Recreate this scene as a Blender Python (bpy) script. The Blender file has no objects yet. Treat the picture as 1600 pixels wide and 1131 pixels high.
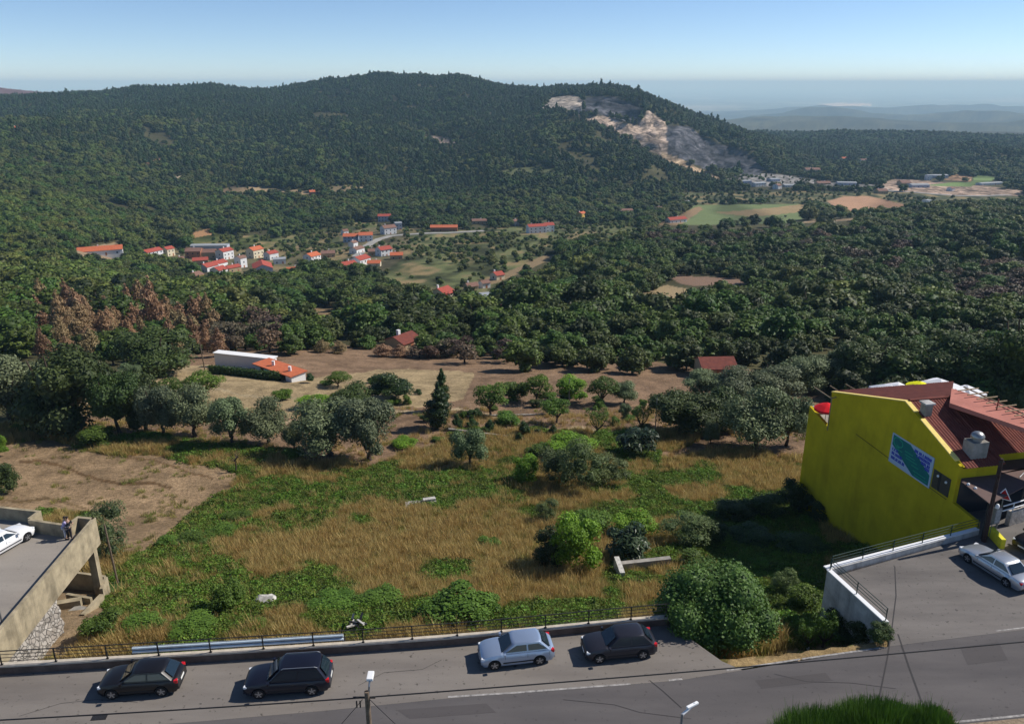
import bpy, bmesh, math, random
import numpy as np
from mathutils import Vector, Matrix
R = math.radians
S = bpy.context.scene
COL = S.collection
# ------------------------------------------------------------------ camera, sky, sun, exposure
F, PITCH, HC = 1244.0, R(19.27), 30.6
cam = bpy.data.cameras.new('camera'); camo = bpy.data.objects.new('camera', cam); COL.objects.link(camo)
camo.location = (0, 0, HC); camo.rotation_euler = (R(90) - PITCH, 0, 0)
cam.sensor_width = 36; cam.lens = F / 1600 * 36; cam.clip_start = .5; cam.clip_end = 200000
S.camera = camo
SUN_EL, SUN_AZ = R(41), R(18)            # azimuth counted from +X (right) towards +Y (away)
W = bpy.data.worlds.new('World'); S.world = W; W.use_nodes = True
wn = W.node_tree.nodes; wl = W.node_tree.links
sky = wn.new('ShaderNodeTexSky'); sky.sky_type = 'NISHITA'; sky.sun_disc = False
sky.sun_elevation = SUN_EL; sky.sun_rotation = R(90) - SUN_AZ
sky.air_density = .6; sky.dust_density = 0; sky.ozone_density = 3.6; sky.altitude = 450
bg = wn['Background']; bg.inputs['Strength'].default_value = .112
wl.new(sky.outputs[0], bg.inputs['Color'])
sl = bpy.data.lights.new('sun', 'SUN'); sl.energy = 4.8; sl.angle = R(.5); sl.color = (1, .945, .86)
so = bpy.data.objects.new('sun', sl); COL.objects.link(so)
sd = Vector((math.cos(SUN_EL) * math.cos(SUN_AZ), math.cos(SUN_EL) * math.sin(SUN_AZ), math.sin(SUN_EL)))
so.rotation_euler = sd.to_track_quat('Z', 'Y').to_euler(); so.location = (60, 20, 120)
S.view_settings.view_transform = 'Standard'; S.view_settings.look = 'None'
S.view_settings.gamma = 1; S.view_settings.use_curve_mapping = False
S.view_settings.exposure = .2
S.cycles.max_bounces = 5; S.cycles.diffuse_bounces = 2; S.cycles.glossy_bounces = 2
S.cycles.transmission_bounces = 3; S.cycles.volume_bounces = 2; S.cycles.transparent_max_bounces = 6
S.cycles.use_denoising = True
S.cycles.sample_clamp_indirect = 4
random.seed(5); RNG = np.random.default_rng(11)
HAZE = 7.5e-5

# ------------------------------------------------------------------ picture geometry -> world points
CP, SP = math.cos(PITCH), math.sin(PITCH)
def ray(px, py):
    s = (px - 800) / F; v = (565 - py) / F
    return s, CP + v * SP, -SP + v * CP
def P(px, py, z=0.0):
    """world point at height z seen in the photograph at (px, py)"""
    a, b, c = ray(px, py); t = (z - HC) / c
    return Vector((a * t, b * t, z))
def slope(py): return math.tan(math.atan((565 - py) / F) - PITCH)
def project(X, Y, Z):
    d = Y * CP - (Z - HC) * SP
    return 800 + F * X / d, 565 - F * (Y * SP + (Z - HC) * CP) / d
def pxm(X, Y, Z): return F / (Y * CP - (Z - HC) * SP)

def _hash(ix, iy, seed):
    h = (ix.astype(np.int64) * 374761393 + iy.astype(np.int64) * 668265263 + seed * 974634777) & 0x7fffffff
    h = ((h ^ (h >> 13)) * 1274126177) & 0x7fffffff
    return ((h ^ (h >> 16)) & 0xffff) / 65535.0
def vn(x, y, seed=0):
    x = np.asarray(x, float); y = np.asarray(y, float)
    ix = np.floor(x); iy = np.floor(y); fx = x - ix; fy = y - iy
    fx = fx * fx * (3 - 2 * fx); fy = fy * fy * (3 - 2 * fy)
    a = _hash(ix, iy, seed); b = _hash(ix + 1, iy, seed); c = _hash(ix, iy + 1, seed); d = _hash(ix + 1, iy + 1, seed)
    return (a * (1 - fx) + b * fx) * (1 - fy) + (c * (1 - fx) + d * fx) * fy - .5
def fbm(x, y, seed=0, n=3):
    s = 0; a = 1
    for i in range(n): s = s + a * vn(x * 2 ** i, y * 2 ** i, seed + i * 7); a *= .5
    return s
def sstep(a, b, x):
    t = np.clip((np.asarray(x, float) - a) / (b - a), 0, 1); return t * t * (3 - 2 * t)

# ------------------------------------------------------------------ terrain: sections at constant X/Y, (row, distance) or ('z', height, distance)
NEAR = [(985, 43), (900, 54), (850, 62), (800, 70.5), (740, 83), (700, 92), (660, 103), (620, 119)]
SEC = {
 -1.15: [('z', -4, 40), ('z', -8, 60), ('z', -12, 90), ('z', -16, 130), ('z', -30, 200), ('z', -60, 400), ('z', -62, 600), ('z', -50, 900), ('z', -20, 1400), ('z', 20, 2000), ('z', 30, 3000), ('z', -100, 6000), ('z', -500, 14000), ('z', -520, 95000)],
 -.62: [(985, 43), (937, 49), (900, 54), (850, 63), (800, 72), (740, 83), (700, 91), (660, 102), (600, 126), (560, 155), (530, 195), (500, 250), (470, 320), (440, 390), (400, 480), (370, 560), (340, 650), (300, 790), (260, 980), (220, 1230), (180, 1600), (152, 2000), ('z', -25, 2300), ('z', -10, 2700), (133, 3200), ('z', -60, 3900), ('z', -500, 12000), ('z', -520, 95000)],
 -.45: [(985, 43), (900, 54), (850, 62), (800, 72), (740, 82), (700, 90), (660, 103), (600, 125), (580, 139), ('z', -26, 165), ('z', -36, 200), (510, 255), (480, 340), (460, 420), (430, 540), (400, 650), (370, 740), (340, 840), (300, 1000), (260, 1220), (220, 1480), (180, 1780), (152, 2050), (143, 2200), ('z', -15, 2500), (141, 3100), ('z', -60, 3700), ('z', -500, 12000), ('z', -520, 95000)],
 -.30: [(985, 43), (900, 54), (850, 62), (800, 71), (740, 82), (700, 91), (650, 108), (610, 124), (583, 139), ('z', -25, 168), ('z', -36, 205), (510, 270), (480, 360), (450, 460), (425, 560), (400, 670), (370, 800), (345, 900), (300, 1060), (260, 1270), (220, 1520), (180, 1800), (150, 2080), (139, 2250), ('z', -30, 2700), ('z', -120, 4000), ('z', -500, 12000), ('z', -520, 95000)],
 -.16: NEAR + [(590, 137), (575, 152), ('z', -34, 205), (520, 250), (490, 320), (460, 400), (430, 500), (400, 620), (370, 760), (345, 890), (300, 1070), (260, 1280), (220, 1530), (180, 1800), (150, 2040), (125, 2300), ('z', 20, 2700), ('z', -120, 4000), ('z', -500, 12000), ('z', -520, 95000)],
  0: NEAR + [(590, 136), (560, 165), (520, 220), (480, 310), (440, 430), (400, 580), (370, 720), (350, 840), (330, 950), (300, 1080), (260, 1290), (220, 1540), (180, 1800), (150, 2020), (134, 2200), ('z', 0, 2600), ('z', -120, 4000), ('z', -500, 12000), ('z', -520, 95000)],
  .08: NEAR + [(590, 135), (560, 162), (520, 215), (480, 300), (440, 420), (400, 560), (370, 700), (350, 830), (330, 960), (300, 1080), (260, 1270), (220, 1480), (190, 1660), (178, 1740), ('z', -34, 1800), (165, 1870), (150, 1960), (137, 2150), ('z', -10, 2600), ('z', -150, 4000), ('z', -500, 12000), ('z', -520, 95000)],
  .155: NEAR + [(590, 134), (560, 160), (520, 210), (480, 290), (440, 400), (400, 540), (370, 680), (350, 800), (335, 940), (310, 1080), (280, 1190), (240, 1360), ('z', -92, 1460), (228, 1560), (200, 1610), (182, 1660), (165, 1800), (147, 2000), ('z', -40, 2500), ('z', -190, 4000), ('z', -500, 12000), ('z', -520, 95000)],
  .22: NEAR + [(590, 134), (560, 158), (520, 205), (480, 285), (440, 390), (400, 525), (370, 670), (352, 800), (335, 920), (310, 1090), (292, 1200), (276, 1330), ('z', -118, 1400), (255, 1490), (215, 1560), (200, 1620), (185, 1780), (172, 1950), ('z', -90, 2500), ('z', -190, 4000), ('z', -500, 12000), ('z', -520, 95000)],
  .29: NEAR + [(590, 134), (560, 157), (520, 203), (480, 282), (440, 385), (400, 515), (370, 655), (352, 790), (335, 930), (305, 1130), (288, 1290), (273, 1420), (262, 1480), (235, 1560), (210, 1720), (200, 1830), ('z', -130, 2400), (206, 3000), ('z', -235, 3700), (198, 4600), ('z', -340, 5800), (190, 7400), ('z', -400, 9000), (178, 11000), ('z', -470, 13000), (171, 15000), ('z', -500, 17500), ('z', -520, 95000)],
  .39: NEAR + [(595, 132), (560, 157), (520, 202), (480, 278), (440, 375), (400, 500), (370, 630), (350, 770), (335, 930), (312, 1090), (290, 1260), (270, 1430), (250, 1750), (230, 2200), (215, 2500), (206, 2750), ('z', -235, 3500), (197, 4400), ('z', -340, 5600), (188, 7200), ('z', -400, 8800), (176, 10800), ('z', -470, 12800), (169, 14800), ('z', -500, 17500), ('z', -520, 95000)],
  .53: [(985, 43), (900, 54), (850, 62), (800, 70.5), (740, 84), (690, 98), (640, 113), (600, 131), (560, 160), (520, 208), (480, 285), (440, 375), (400, 480), (370, 590), (345, 720), (328, 860), ('z', -119, 1000), (308, 1110), (285, 1300), (265, 1520), (250, 1750), (225, 2300), (209, 2750), ('z', -235, 3600), (199, 4500), ('z', -330, 5400), (187, 6800), ('z', -380, 8200), (170, 10200), ('z', -470, 12500), (166, 14500), ('z', -500, 17500), ('z', -520, 95000)],
  .64: [(985, 43), (900, 54), (850, 62), (800, 70.5), (740, 84), (690, 97), (640, 110), (590, 128), (550, 158), (515, 205), (480, 275), (440, 355), (400, 450), (370, 550), (345, 680), (328, 820), ('z', -118, 1000), (305, 1130), (282, 1320), (265, 1520), (245, 1800), (222, 2350), (212, 2700), ('z', -240, 3600), (200, 4500), ('z', -330, 5400), (189, 6800), ('z', -380, 8200), (172, 10200), ('z', -470, 12500), (167, 14500), ('z', -500, 17500), ('z', -520, 95000)],
  1.15: [('z', -3, 40), ('z', -8, 60), ('z', -13, 90), ('z', -20, 130), ('z', -36, 205), ('z', -70, 400), ('z', -90, 800), ('z', -119, 1100), ('z', -120, 1500), ('z', -130, 2500), ('z', -230, 4200), ('z', -250, 9500), ('z', -500, 17500), ('z', -520, 95000)]}
LY = np.linspace(math.log(20), math.log(95000), 900)
uk = np.array(sorted(SEC)); tab = []
for u in uk:
    ys = [e[2] if e[0] == 'z' else e[1] for e in SEC[u]]
    zs = [e[1] if e[0] == 'z' else HC + e[1] * slope(e[0]) for e in SEC[u]]
    t = np.interp(LY, np.log(ys), zs)
    k = np.array([1, 2, 3, 4, 3, 2, 1.]); k /= k.sum()
    tp = np.pad(t, 3, mode='edge'); tab.append(np.convolve(tp, k, 'valid'))
tab = np.array(tab)
UG = np.linspace(-1.15, 1.15, 461)
TAB = np.array([np.interp(UG, uk, tab[:, j]) for j in range(len(LY))]).T     # [u, y]
k = np.exp(-np.linspace(-2, 2, 13) ** 2); k /= k.sum()
TAB = np.array([np.convolve(np.pad(TAB[:, j], 6, mode='edge'), k, 'valid') for j in range(TAB.shape[1])]).T
# skyline of the wooded hill: summit left of centre, a dip, then the quarry shoulder
SKX = [(-200, 152), (0, 150), (100, 148), (190, 142), (215, 137), (270, 137), (325, 131), (345, 135), (400, 139), (440, 139), (470, 131), (520, 122), (600, 115), (650, 114), (680, 119), (715, 117), (760, 127), (800, 135), (850, 138), (880, 134), (920, 132), (950, 135), (1000, 143), (1050, 158), (1100, 177), (1150, 192), (1200, 202), (1240, 210)]
for i, u in enumerate(UG):
    if not -.62 < u < .34: continue
    k = (LY > math.log(1500)) & (LY < math.log(2420)); ys = np.exp(LY); m = np.where(k, (TAB[i] - HC) / ys, -9); j = int(np.argmax(m))
    row = np.interp(800 + F * u * 1.055, [a for a, _ in SKX], [b for _, b in SKX]) + 4.5; dz = HC + slope(row) * ys[j] - TAB[i, j]
    TAB[i] += dz * np.exp(-((LY - LY[j]) / .16) ** 2) * sstep(.34, .30, u) * sstep(-.62, -.56, u)
# far edge of the paved strip (parapet, then the roadside verge), in world metres
EDGE = [P(-80, 1053), P(0, 1046), P(330, 1026), P(700, 1001), P(956, 977), P(1045, 969), P(1110, 1024), P(1200, 1020), P(1380, 996)]
EDX = np.array([-90] + [p.x for p in EDGE] + [22.0, 22.1, 33.4, 33.8, 90]); EDY = np.array([EDGE[0].y - 8] + [p.y for p in EDGE] + [39.7, 45.3, 49.8, 54, 58])
ORD = np.argsort(EDX); EDX = EDX[ORD]; EDY = EDY[ORD]
def edge_y(X): return np.interp(X, EDX, EDY)
def H(X, Y):
    X = np.asarray(X, float); Y = np.asarray(Y, float); sc = X.ndim == 0
    X, Y = np.atleast_1d(X), np.atleast_1d(Y); Yc = np.maximum(Y, 20.5)
    u = np.clip(X / Yc, -1.149, 1.149); fu = (u + 1.15) / 2.3 * 460; iu = np.clip(fu.astype(int), 0, 459); fu = fu - iu
    fy = (np.log(Yc) - LY[0]) / (LY[-1] - LY[0]) * 899; iy = np.clip(fy.astype(int), 0, 898); fy = np.clip(fy - iy, 0, 1)
    z = (TAB[iu, iy] * (1 - fu) + TAB[iu + 1, iy] * fu) * (1 - fy) + (TAB[iu, iy + 1] * (1 - fu) + TAB[iu + 1, iy + 1] * fu) * fy
    far = sstep(700, 1300, Y) * (1 - .85 * sstep(.12, .25, u) * (1 - sstep(1450, 1900, Y)))
    z = z + fbm(X / 9, Y / 9, 3) * .35 * sstep(45, 60, Y) + fbm(X / 60, Y / 60, 5) * np.minimum(Y / 250, 1) * 2.0 * sstep(120, 250, Y) \
        + (fbm(X / 260 + .3 * vn(X / 300, Y / 300, 2), Y / 800, 9) * 52 + fbm(X / 110, Y / 240, 12) * 16) * far * (1 - sstep(1750, 2150, Y)) + fbm(X / 1300, Y / 1300, 21, 4) * 150 * sstep(3600, 5200, Y) * (1 - sstep(14500, 16500, Y)) + fbm(X / 420, Y / 420, 23, 3) * 30 * sstep(2300, 2800, Y) * (1 - sstep(4000, 5000, Y))
    q = sstep(1420, 1500, Y) * (1 - sstep(1720, 1800, Y)) * sstep(.06, .1, u) * (1 - sstep(.27, .31, u))
    z = z + q * (fbm(X / 80 + Y / 160, Y / 150, 31, 4) * 34)
    st = 18.0; f = z / st + .5 * vn(X / 60, Y / 60, 35); fl = np.floor(f); bench = (fl + sstep(.62, .98, f - fl) - .5 * vn(X / 60, Y / 60, 35)) * st; z = z * (1 - .45 * q) + bench * .45 * q
    e = edge_y(X); k = sstep(e - .1, e + .45, Y)
    z = np.where(Y < 120, np.minimum(z, -.3), z)
    z = -.08 * (1 - k) + z * k
    return float(z[0]) if sc else z
MARCH = np.exp(np.linspace(math.log(30), math.log(85000), 5000))
def hit(px, py):
    """where the line of sight through (px, py) of the photograph meets the terrain"""
    a, b, c = ray(px, py); X = MARCH * a / b; Zr = HC + MARCH * c / b
    g = Zr - H(X, MARCH); i = np.argmax(g < 0)
    if g[i] >= 0: i = len(MARCH) - 1
    lo, hi = MARCH[max(i - 1, 0)], MARCH[i]
    for _ in range(12):
        m = (lo + hi) / 2
        if HC + m * c / b < H(m * a / b, m): hi = m
        else: lo = m
    return Vector((hi * a / b, hi, H(hi * a / b, hi)))
def inpoly(x, y, poly):
    x = np.asarray(x); y = np.asarray(y); r = np.zeros(x.shape, bool); n = len(poly)
    for i in range(n):
        x1, y1 = poly[i]; x2, y2 = poly[(i + 1) % n]
        if y1 == y2: continue
        c = ((y1 > y) != (y2 > y)) & (x < (x2 - x1) * (y - y1) / (y2 - y1) + x1); r ^= c
    return r
# ------------------------------------------------------------------ materials
def mat(name, col, rough=.7, spec=.3, metal=0, var=.0, scale=8, bump=0, col2=None, coat=0, bscale=None, detail=5):
    m = bpy.data.materials.new(name); m.use_nodes = True; N = m.node_tree.nodes; L = m.node_tree.links
    b = N['Principled BSDF']; b.inputs['Roughness'].default_value = rough; b.inputs['Specular IOR Level'].default_value = spec
    b.inputs['Metallic'].default_value = metal; b.inputs['Coat Weight'].default_value = coat
    b.inputs['Base Color'].default_value = (*col, 1)
    if var or col2 or bump:
        tc = N.new('ShaderNodeTexCoord'); nz = N.new('ShaderNodeTexNoise'); nz.inputs['Scale'].default_value = scale; nz.inputs['Detail'].default_value = detail
        nz.inputs['Roughness'].default_value = .65
        L.new(tc.outputs['Object'], nz.inputs['Vector'])
        if var or col2:
            rp = N.new('ShaderNodeValToRGB'); c2 = col2 or tuple(c * (1 - var) for c in col); c1 = col if col2 else tuple(min(1, c * (1 + var * .6)) for c in col)
            rp.color_ramp.elements[0].color = (*c2, 1); rp.color_ramp.elements[1].color = (*c1, 1)
            rp.color_ramp.elements[0].position = .35; rp.color_ramp.elements[1].position = .65
            L.new(nz.outputs[0], rp.inputs[0]); L.new(rp.outputs[0], b.inputs['Base Color'])
        if bump:
            bp = N.new('ShaderNodeBump'); bp.inputs['Strength'].default_value = bump; bp.inputs['Distance'].default_value = .05
            if bscale:
                n2 = N.new('ShaderNodeTexNoise'); n2.inputs['Scale'].default_value = bscale; n2.inputs['Detail'].default_value = 6; L.new(tc.outputs['Object'], n2.inputs['Vector']); L.new(n2.outputs[0], bp.inputs['Height'])
            else: L.new(nz.outputs[0], bp.inputs['Height'])
            L.new(bp.outputs[0], b.inputs['Normal'])
    return m
def leafmat(name, dark, light, trans=.15, rnd=.35, rough=.6, hue=None):
    m = bpy.data.materials.new(name); m.use_nodes = True; N = m.node_tree.nodes; L = m.node_tree.links
    b = N['Principled BSDF']; b.inputs['Roughness'].default_value = rough; b.inputs['Specular IOR Level'].default_value = .25
    at = N.new('ShaderNodeAttribute'); at.attribute_name = 'var'
    oi = N.new('ShaderNodeObjectInfo')
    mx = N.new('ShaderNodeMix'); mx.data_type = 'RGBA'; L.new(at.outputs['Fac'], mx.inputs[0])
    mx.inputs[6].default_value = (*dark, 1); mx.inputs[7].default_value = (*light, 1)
    m2 = N.new('ShaderNodeMix'); m2.data_type = 'RGBA'; m2.blend_type = 'MULTIPLY'; m2.inputs[0].default_value = 1
    rp = N.new('ShaderNodeValToRGB'); L.new(oi.outputs['Random'], rp.inputs[0])
    h = hue or [(1 - rnd, 1 - rnd, 1 - rnd * .8), (1 + rnd * .3, 1, .9), (1, 1 + rnd, 1), (1 + rnd, 1 + rnd * .8, 1)]
    rp.color_ramp.elements[0].color = (*h[0], 1); rp.color_ramp.elements[1].color = (*h[-1], 1)
    for i, c in enumerate(h[1:-1]):
        e = rp.color_ramp.elements.new((i + 1) / (len(h) - 1)); e.color = (*c, 1)
    L.new(mx.outputs[2], m2.inputs[6]); L.new(rp.outputs[0], m2.inputs[7]); L.new(m2.outputs[2], b.inputs['Base Color'])
    if trans:
        t = N.new('ShaderNodeBsdfTranslucent'); ms = N.new('ShaderNodeMixShader'); ms.inputs[0].default_value = trans
        L.new(m2.outputs[2], t.inputs['Color']); L.new(b.outputs[0], ms.inputs[1]); L.new(t.outputs[0], ms.inputs[2])
        L.new(ms.outputs[0], N['Material Output'].inputs['Surface'])
    return m
M = {}
M['concrete'] = mat('concrete', (.36, .30, .20), .9, .2, var=.28, scale=1.3, bump=.3, bscale=14)
M['concrete_grey'] = mat('grey_concrete', (.30, .28, .25), .9, .2, var=.3, scale=1.1, bump=.3, bscale=14)
M['wall_brown_shade'] = mat('parapet_brown_shade', (.13, .095, .08), .85, .2, var=.3, scale=1.5, bump=.2, bscale=20)  # brown parapet face, its colour deepened to carry the shade on it
M['white_wall'] = mat('white_wall', (.50, .49, .47), .85, .2, var=.25, scale=1.2, bump=.15, bscale=20)
M['iron'] = mat('dark_iron', (.03, .028, .026), .5, .4, metal=.3)
M['green_iron'] = mat('green_iron', (.02, .05, .04), .5, .4, metal=.2)
M['wood_pole'] = mat('weathered_timber', (.16, .12, .085), .9, .2, var=.4, scale=6, bump=.4)
M['dark_pole'] = mat('dark_timber', (.05, .03, .025), .85, .2, var=.4, scale=6, bump=.3)
M['cable'] = mat('black_cable', (.012, .012, .014), .6, .3)
M['yellow_wall'] = mat('yellow_render', (.53, .41, .012), .9, .15, var=.16, scale=.45, bump=.08, bscale=25)
def streaks(m, k=.72):
    N = m.node_tree.nodes; L = m.node_tree.links; b = N['Principled BSDF']; src = b.inputs['Base Color'].links[0].from_socket; tc = N.new('ShaderNodeTexCoord'); mp = N.new('ShaderNodeMapping'); mp.inputs['Scale'].default_value = (.9, .9, .09)
    L.new(tc.outputs['Object'], mp.inputs[0]); n = N.new('ShaderNodeTexNoise'); n.inputs['Scale'].default_value = 1; n.inputs['Detail'].default_value = 7; n.inputs['Roughness'].default_value = .65; L.new(mp.outputs[0], n.inputs['Vector'])
    r = N.new('ShaderNodeMapRange'); r.inputs[1].default_value = .48; r.inputs[2].default_value = .68; r.inputs[3].default_value = 1; r.inputs[4].default_value = k; L.new(n.outputs[0], r.inputs[0])
    x = N.new('ShaderNodeMix'); x.data_type = 'RGBA'; x.blend_type = 'MULTIPLY'; x.inputs[0].default_value = 1; L.new(src, x.inputs[6]); L.new(r.outputs[0], x.inputs[7]); L.new(x.outputs[2], b.inputs['Base Color'])
streaks(M['yellow_wall'], .84); streaks(M['white_wall'], .6); streaks(M['concrete'], .6)
M['yellow_trim'] = mat('yellow_coping', (.85, .66, .2), .8, .2, var=.1, scale=3)
M['yellow_paint'] = mat('bright_yellow_paint', (.75, .66, .03), .7, .3, var=.1, scale=4)
M['pink_slab'] = mat('pink_roof_paint', (.44, .17, .13), .85, .2, var=.15, scale=.8)
M['canopy'] = mat('brown_canopy', (.13, .085, .075), .8, .2, var=.12, scale=1)
M['grey_metal'] = mat('galvanised_metal', (.32, .33, .34), .4, .5, metal=.7, var=.2, scale=3)
M['dark_metal'] = mat('dark_metal', (.06, .06, .065), .35, .5, metal=.6)
M['white_paint'] = mat('white_gloss', (.78, .78, .78), .45, .5)
M['glass'] = mat('dark_glass', (.012, .016, .02), .06, .6)
M['car_glass'] = mat('car_glass', (.012, .022, .032), .06, .6, coat=.1)
M['tyre'] = mat('tyre_rubber', (.015, .015, .016), .85, .2)
M['rim'] = mat('alloy_rim', (.42, .43, .45), .35, .5, metal=.8)
M['red_lamp'] = mat('red_lamp', (.5, .01, .015), .25, .6)
M['clear_lamp'] = mat('clear_lamp', (.7, .72, .75), .15, .7)
M['trim'] = mat('black_trim', (.02, .02, .022), .6, .3)
M['plate'] = mat('plate_white', (.75, .75, .72), .5, .3)
M['stone'] = mat('rubble_stone', (.46, .42, .38), .95, .2, var=.35, scale=2.2, bump=.9, bscale=4)
def rubble(name):
    m = mat(name, (.4, .37, .33), .95, .2); N = m.node_tree.nodes; L = m.node_tree.links; b = N['Principled BSDF']; tc = N.new('ShaderNodeTexCoord')
    v = N.new('ShaderNodeTexVoronoi'); v.inputs['Scale'].default_value = 3.4; e = N.new('ShaderNodeTexVoronoi'); e.feature = 'DISTANCE_TO_EDGE'; e.inputs['Scale'].default_value = 3.4
    L.new(tc.outputs['Object'], v.inputs['Vector']); L.new(tc.outputs['Object'], e.inputs['Vector'])
    r = N.new('ShaderNodeValToRGB'); r.color_ramp.elements[0].color = (.24, .21, .18, 1); r.color_ramp.elements[1].color = (.40, .37, .33, 1); L.new(v.outputs['Color'], r.inputs[0])
    k = N.new('ShaderNodeMapRange'); k.inputs[1].default_value = .0; k.inputs[2].default_value = .09; k.inputs[3].default_value = .5; k.inputs[4].default_value = 1; L.new(e.outputs['Distance'], k.inputs[0])
    x = N.new('ShaderNodeMix'); x.data_type = 'RGBA'; x.blend_type = 'MULTIPLY'; x.inputs[0].default_value = 1; L.new(r.outputs[0], x.inputs[6]); L.new(k.outputs[0], x.inputs[7]); L.new(x.outputs[2], b.inputs['Base Color'])
    bp = N.new('ShaderNodeBump'); bp.inputs['Distance'].default_value = .12; L.new(k.outputs[0], bp.inputs['Height']); L.new(bp.outputs[0], b.inputs['Normal']); return m
M['rubble'] = rubble('rubble_masonry')
M['rock'] = mat('pale_rock', (.5, .48, .44), .95, .2, var=.3, scale=3, bump=.6)
M['bark'] = mat('grey_bark', (.085, .065, .05), .95, .1, var=.4, scale=8, bump=.5)
M['burnt_bark'] = mat('burnt_bark', (.03, .02, .015), .95, .1, var=.4, scale=8)
M['blue_sheet'] = mat('pale_blue_sheet', (.60, .70, .78), .6, .4, var=.12, scale=2)
M['sign_white'] = mat('sign_white', (.42, .52, .66), .6, .3)
M['sign_teal'] = mat('sign_teal', (.0, .17, .15), .6, .3, col2=(.0, .12, .13), scale=.6)
M['sign_light'] = mat('sign_pale_green', (.02, .33, .2), .6, .3)
M['sign_blue'] = mat('sign_blue', (.02, .045, .42), .6, .3)
M['umb_white'] = mat('white_canvas', (.75, .75, .78), .9, .1, var=.06, scale=2)
M['umb_yellow'] = mat('yellow_canvas', (.8, .78, .02), .9, .1)
M['umb_red'] = mat('red_canvas', (.7, .02, .03), .9, .1)
M['mark_red'] = mat('dark_red_print', (.25, .03, .05), .8, .1)
M['beam'] = mat('pale_timber', (.35, .26, .16), .85, .2, var=.25, scale=4)
M['skin'] = mat('skin', (.45, .27, .19), .6, .3)
M['hair'] = mat('dark_hair', (.02, .015, .012), .6, .3)
def tiles(name, c1, c2, wl_=.28):
    """clay tiles: ribs run down the slope (object Y), courses across"""
    m = mat(name, c1, .85, .2); N = m.node_tree.nodes; L = m.node_tree.links; b = N['Principled BSDF']
    tc = N.new('ShaderNodeTexCoord'); nz = N.new('ShaderNodeTexNoise'); nz.inputs['Scale'].default_value = 1.7; nz.inputs['Detail'].default_value = 6
    rp = N.new('ShaderNodeValToRGB'); rp.color_ramp.elements[0].color = (*c2, 1); rp.color_ramp.elements[1].color = (*c1, 1)
    rp.color_ramp.elements[0].position = .3; rp.color_ramp.elements[1].position = .7
    L.new(tc.outputs['Object'], nz.inputs['Vector']); L.new(nz.outputs[0], rp.inputs[0]); L.new(rp.outputs[0], b.inputs['Base Color'])
    return m
M['tile_brown'] = tiles('brown_red_tiles', (.21, .060, .042), (.125, .038, .030))
M['tile_red'] = tiles('red_tiles', (.42, .09, .06), (.28, .06, .045))
M['tile_orange'] = tiles('orange_tiles', (.56, .16, .07), (.42, .11, .055))
M['tile_old'] = tiles('old_tiles', (.26, .15, .11), (.17, .09, .07))
M['tile_grey'] = tiles('grey_sheet_roof', (.34, .36, .38), (.25, .27, .29))
M['w_white'] = mat('white_render', (.74, .74, .74), .9, .15, var=.06, scale=.5)
M['w_cream'] = mat('cream_render', (.70, .62, .45), .9, .15, var=.08, scale=.5)
M['w_yellow'] = mat('ochre_render', (.68, .48, .12), .9, .15, var=.08, scale=.5)
M['w_grey'] = mat('bluish_grey_render', (.42, .45, .52), .9, .15, var=.1, scale=.5)
M['w_brick'] = mat('bare_brick', (.40, .17, .09), .9, .15, var=.2, scale=1)
M['w_tan'] = mat('tan_render', (.42, .32, .20), .9, .15, var=.1, scale=.5)
M['w_blue'] = mat('blue_render', (.12, .17, .42), .9, .15, var=.1, scale=.5)
M['window_dark'] = mat('window_dark', (.03, .035, .045), .2, .5)
def paint(name, c, metal=.25):
    return mat(name, c, .3, .45, metal=metal, coat=.6 if max(c) > .1 else .15)

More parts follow.
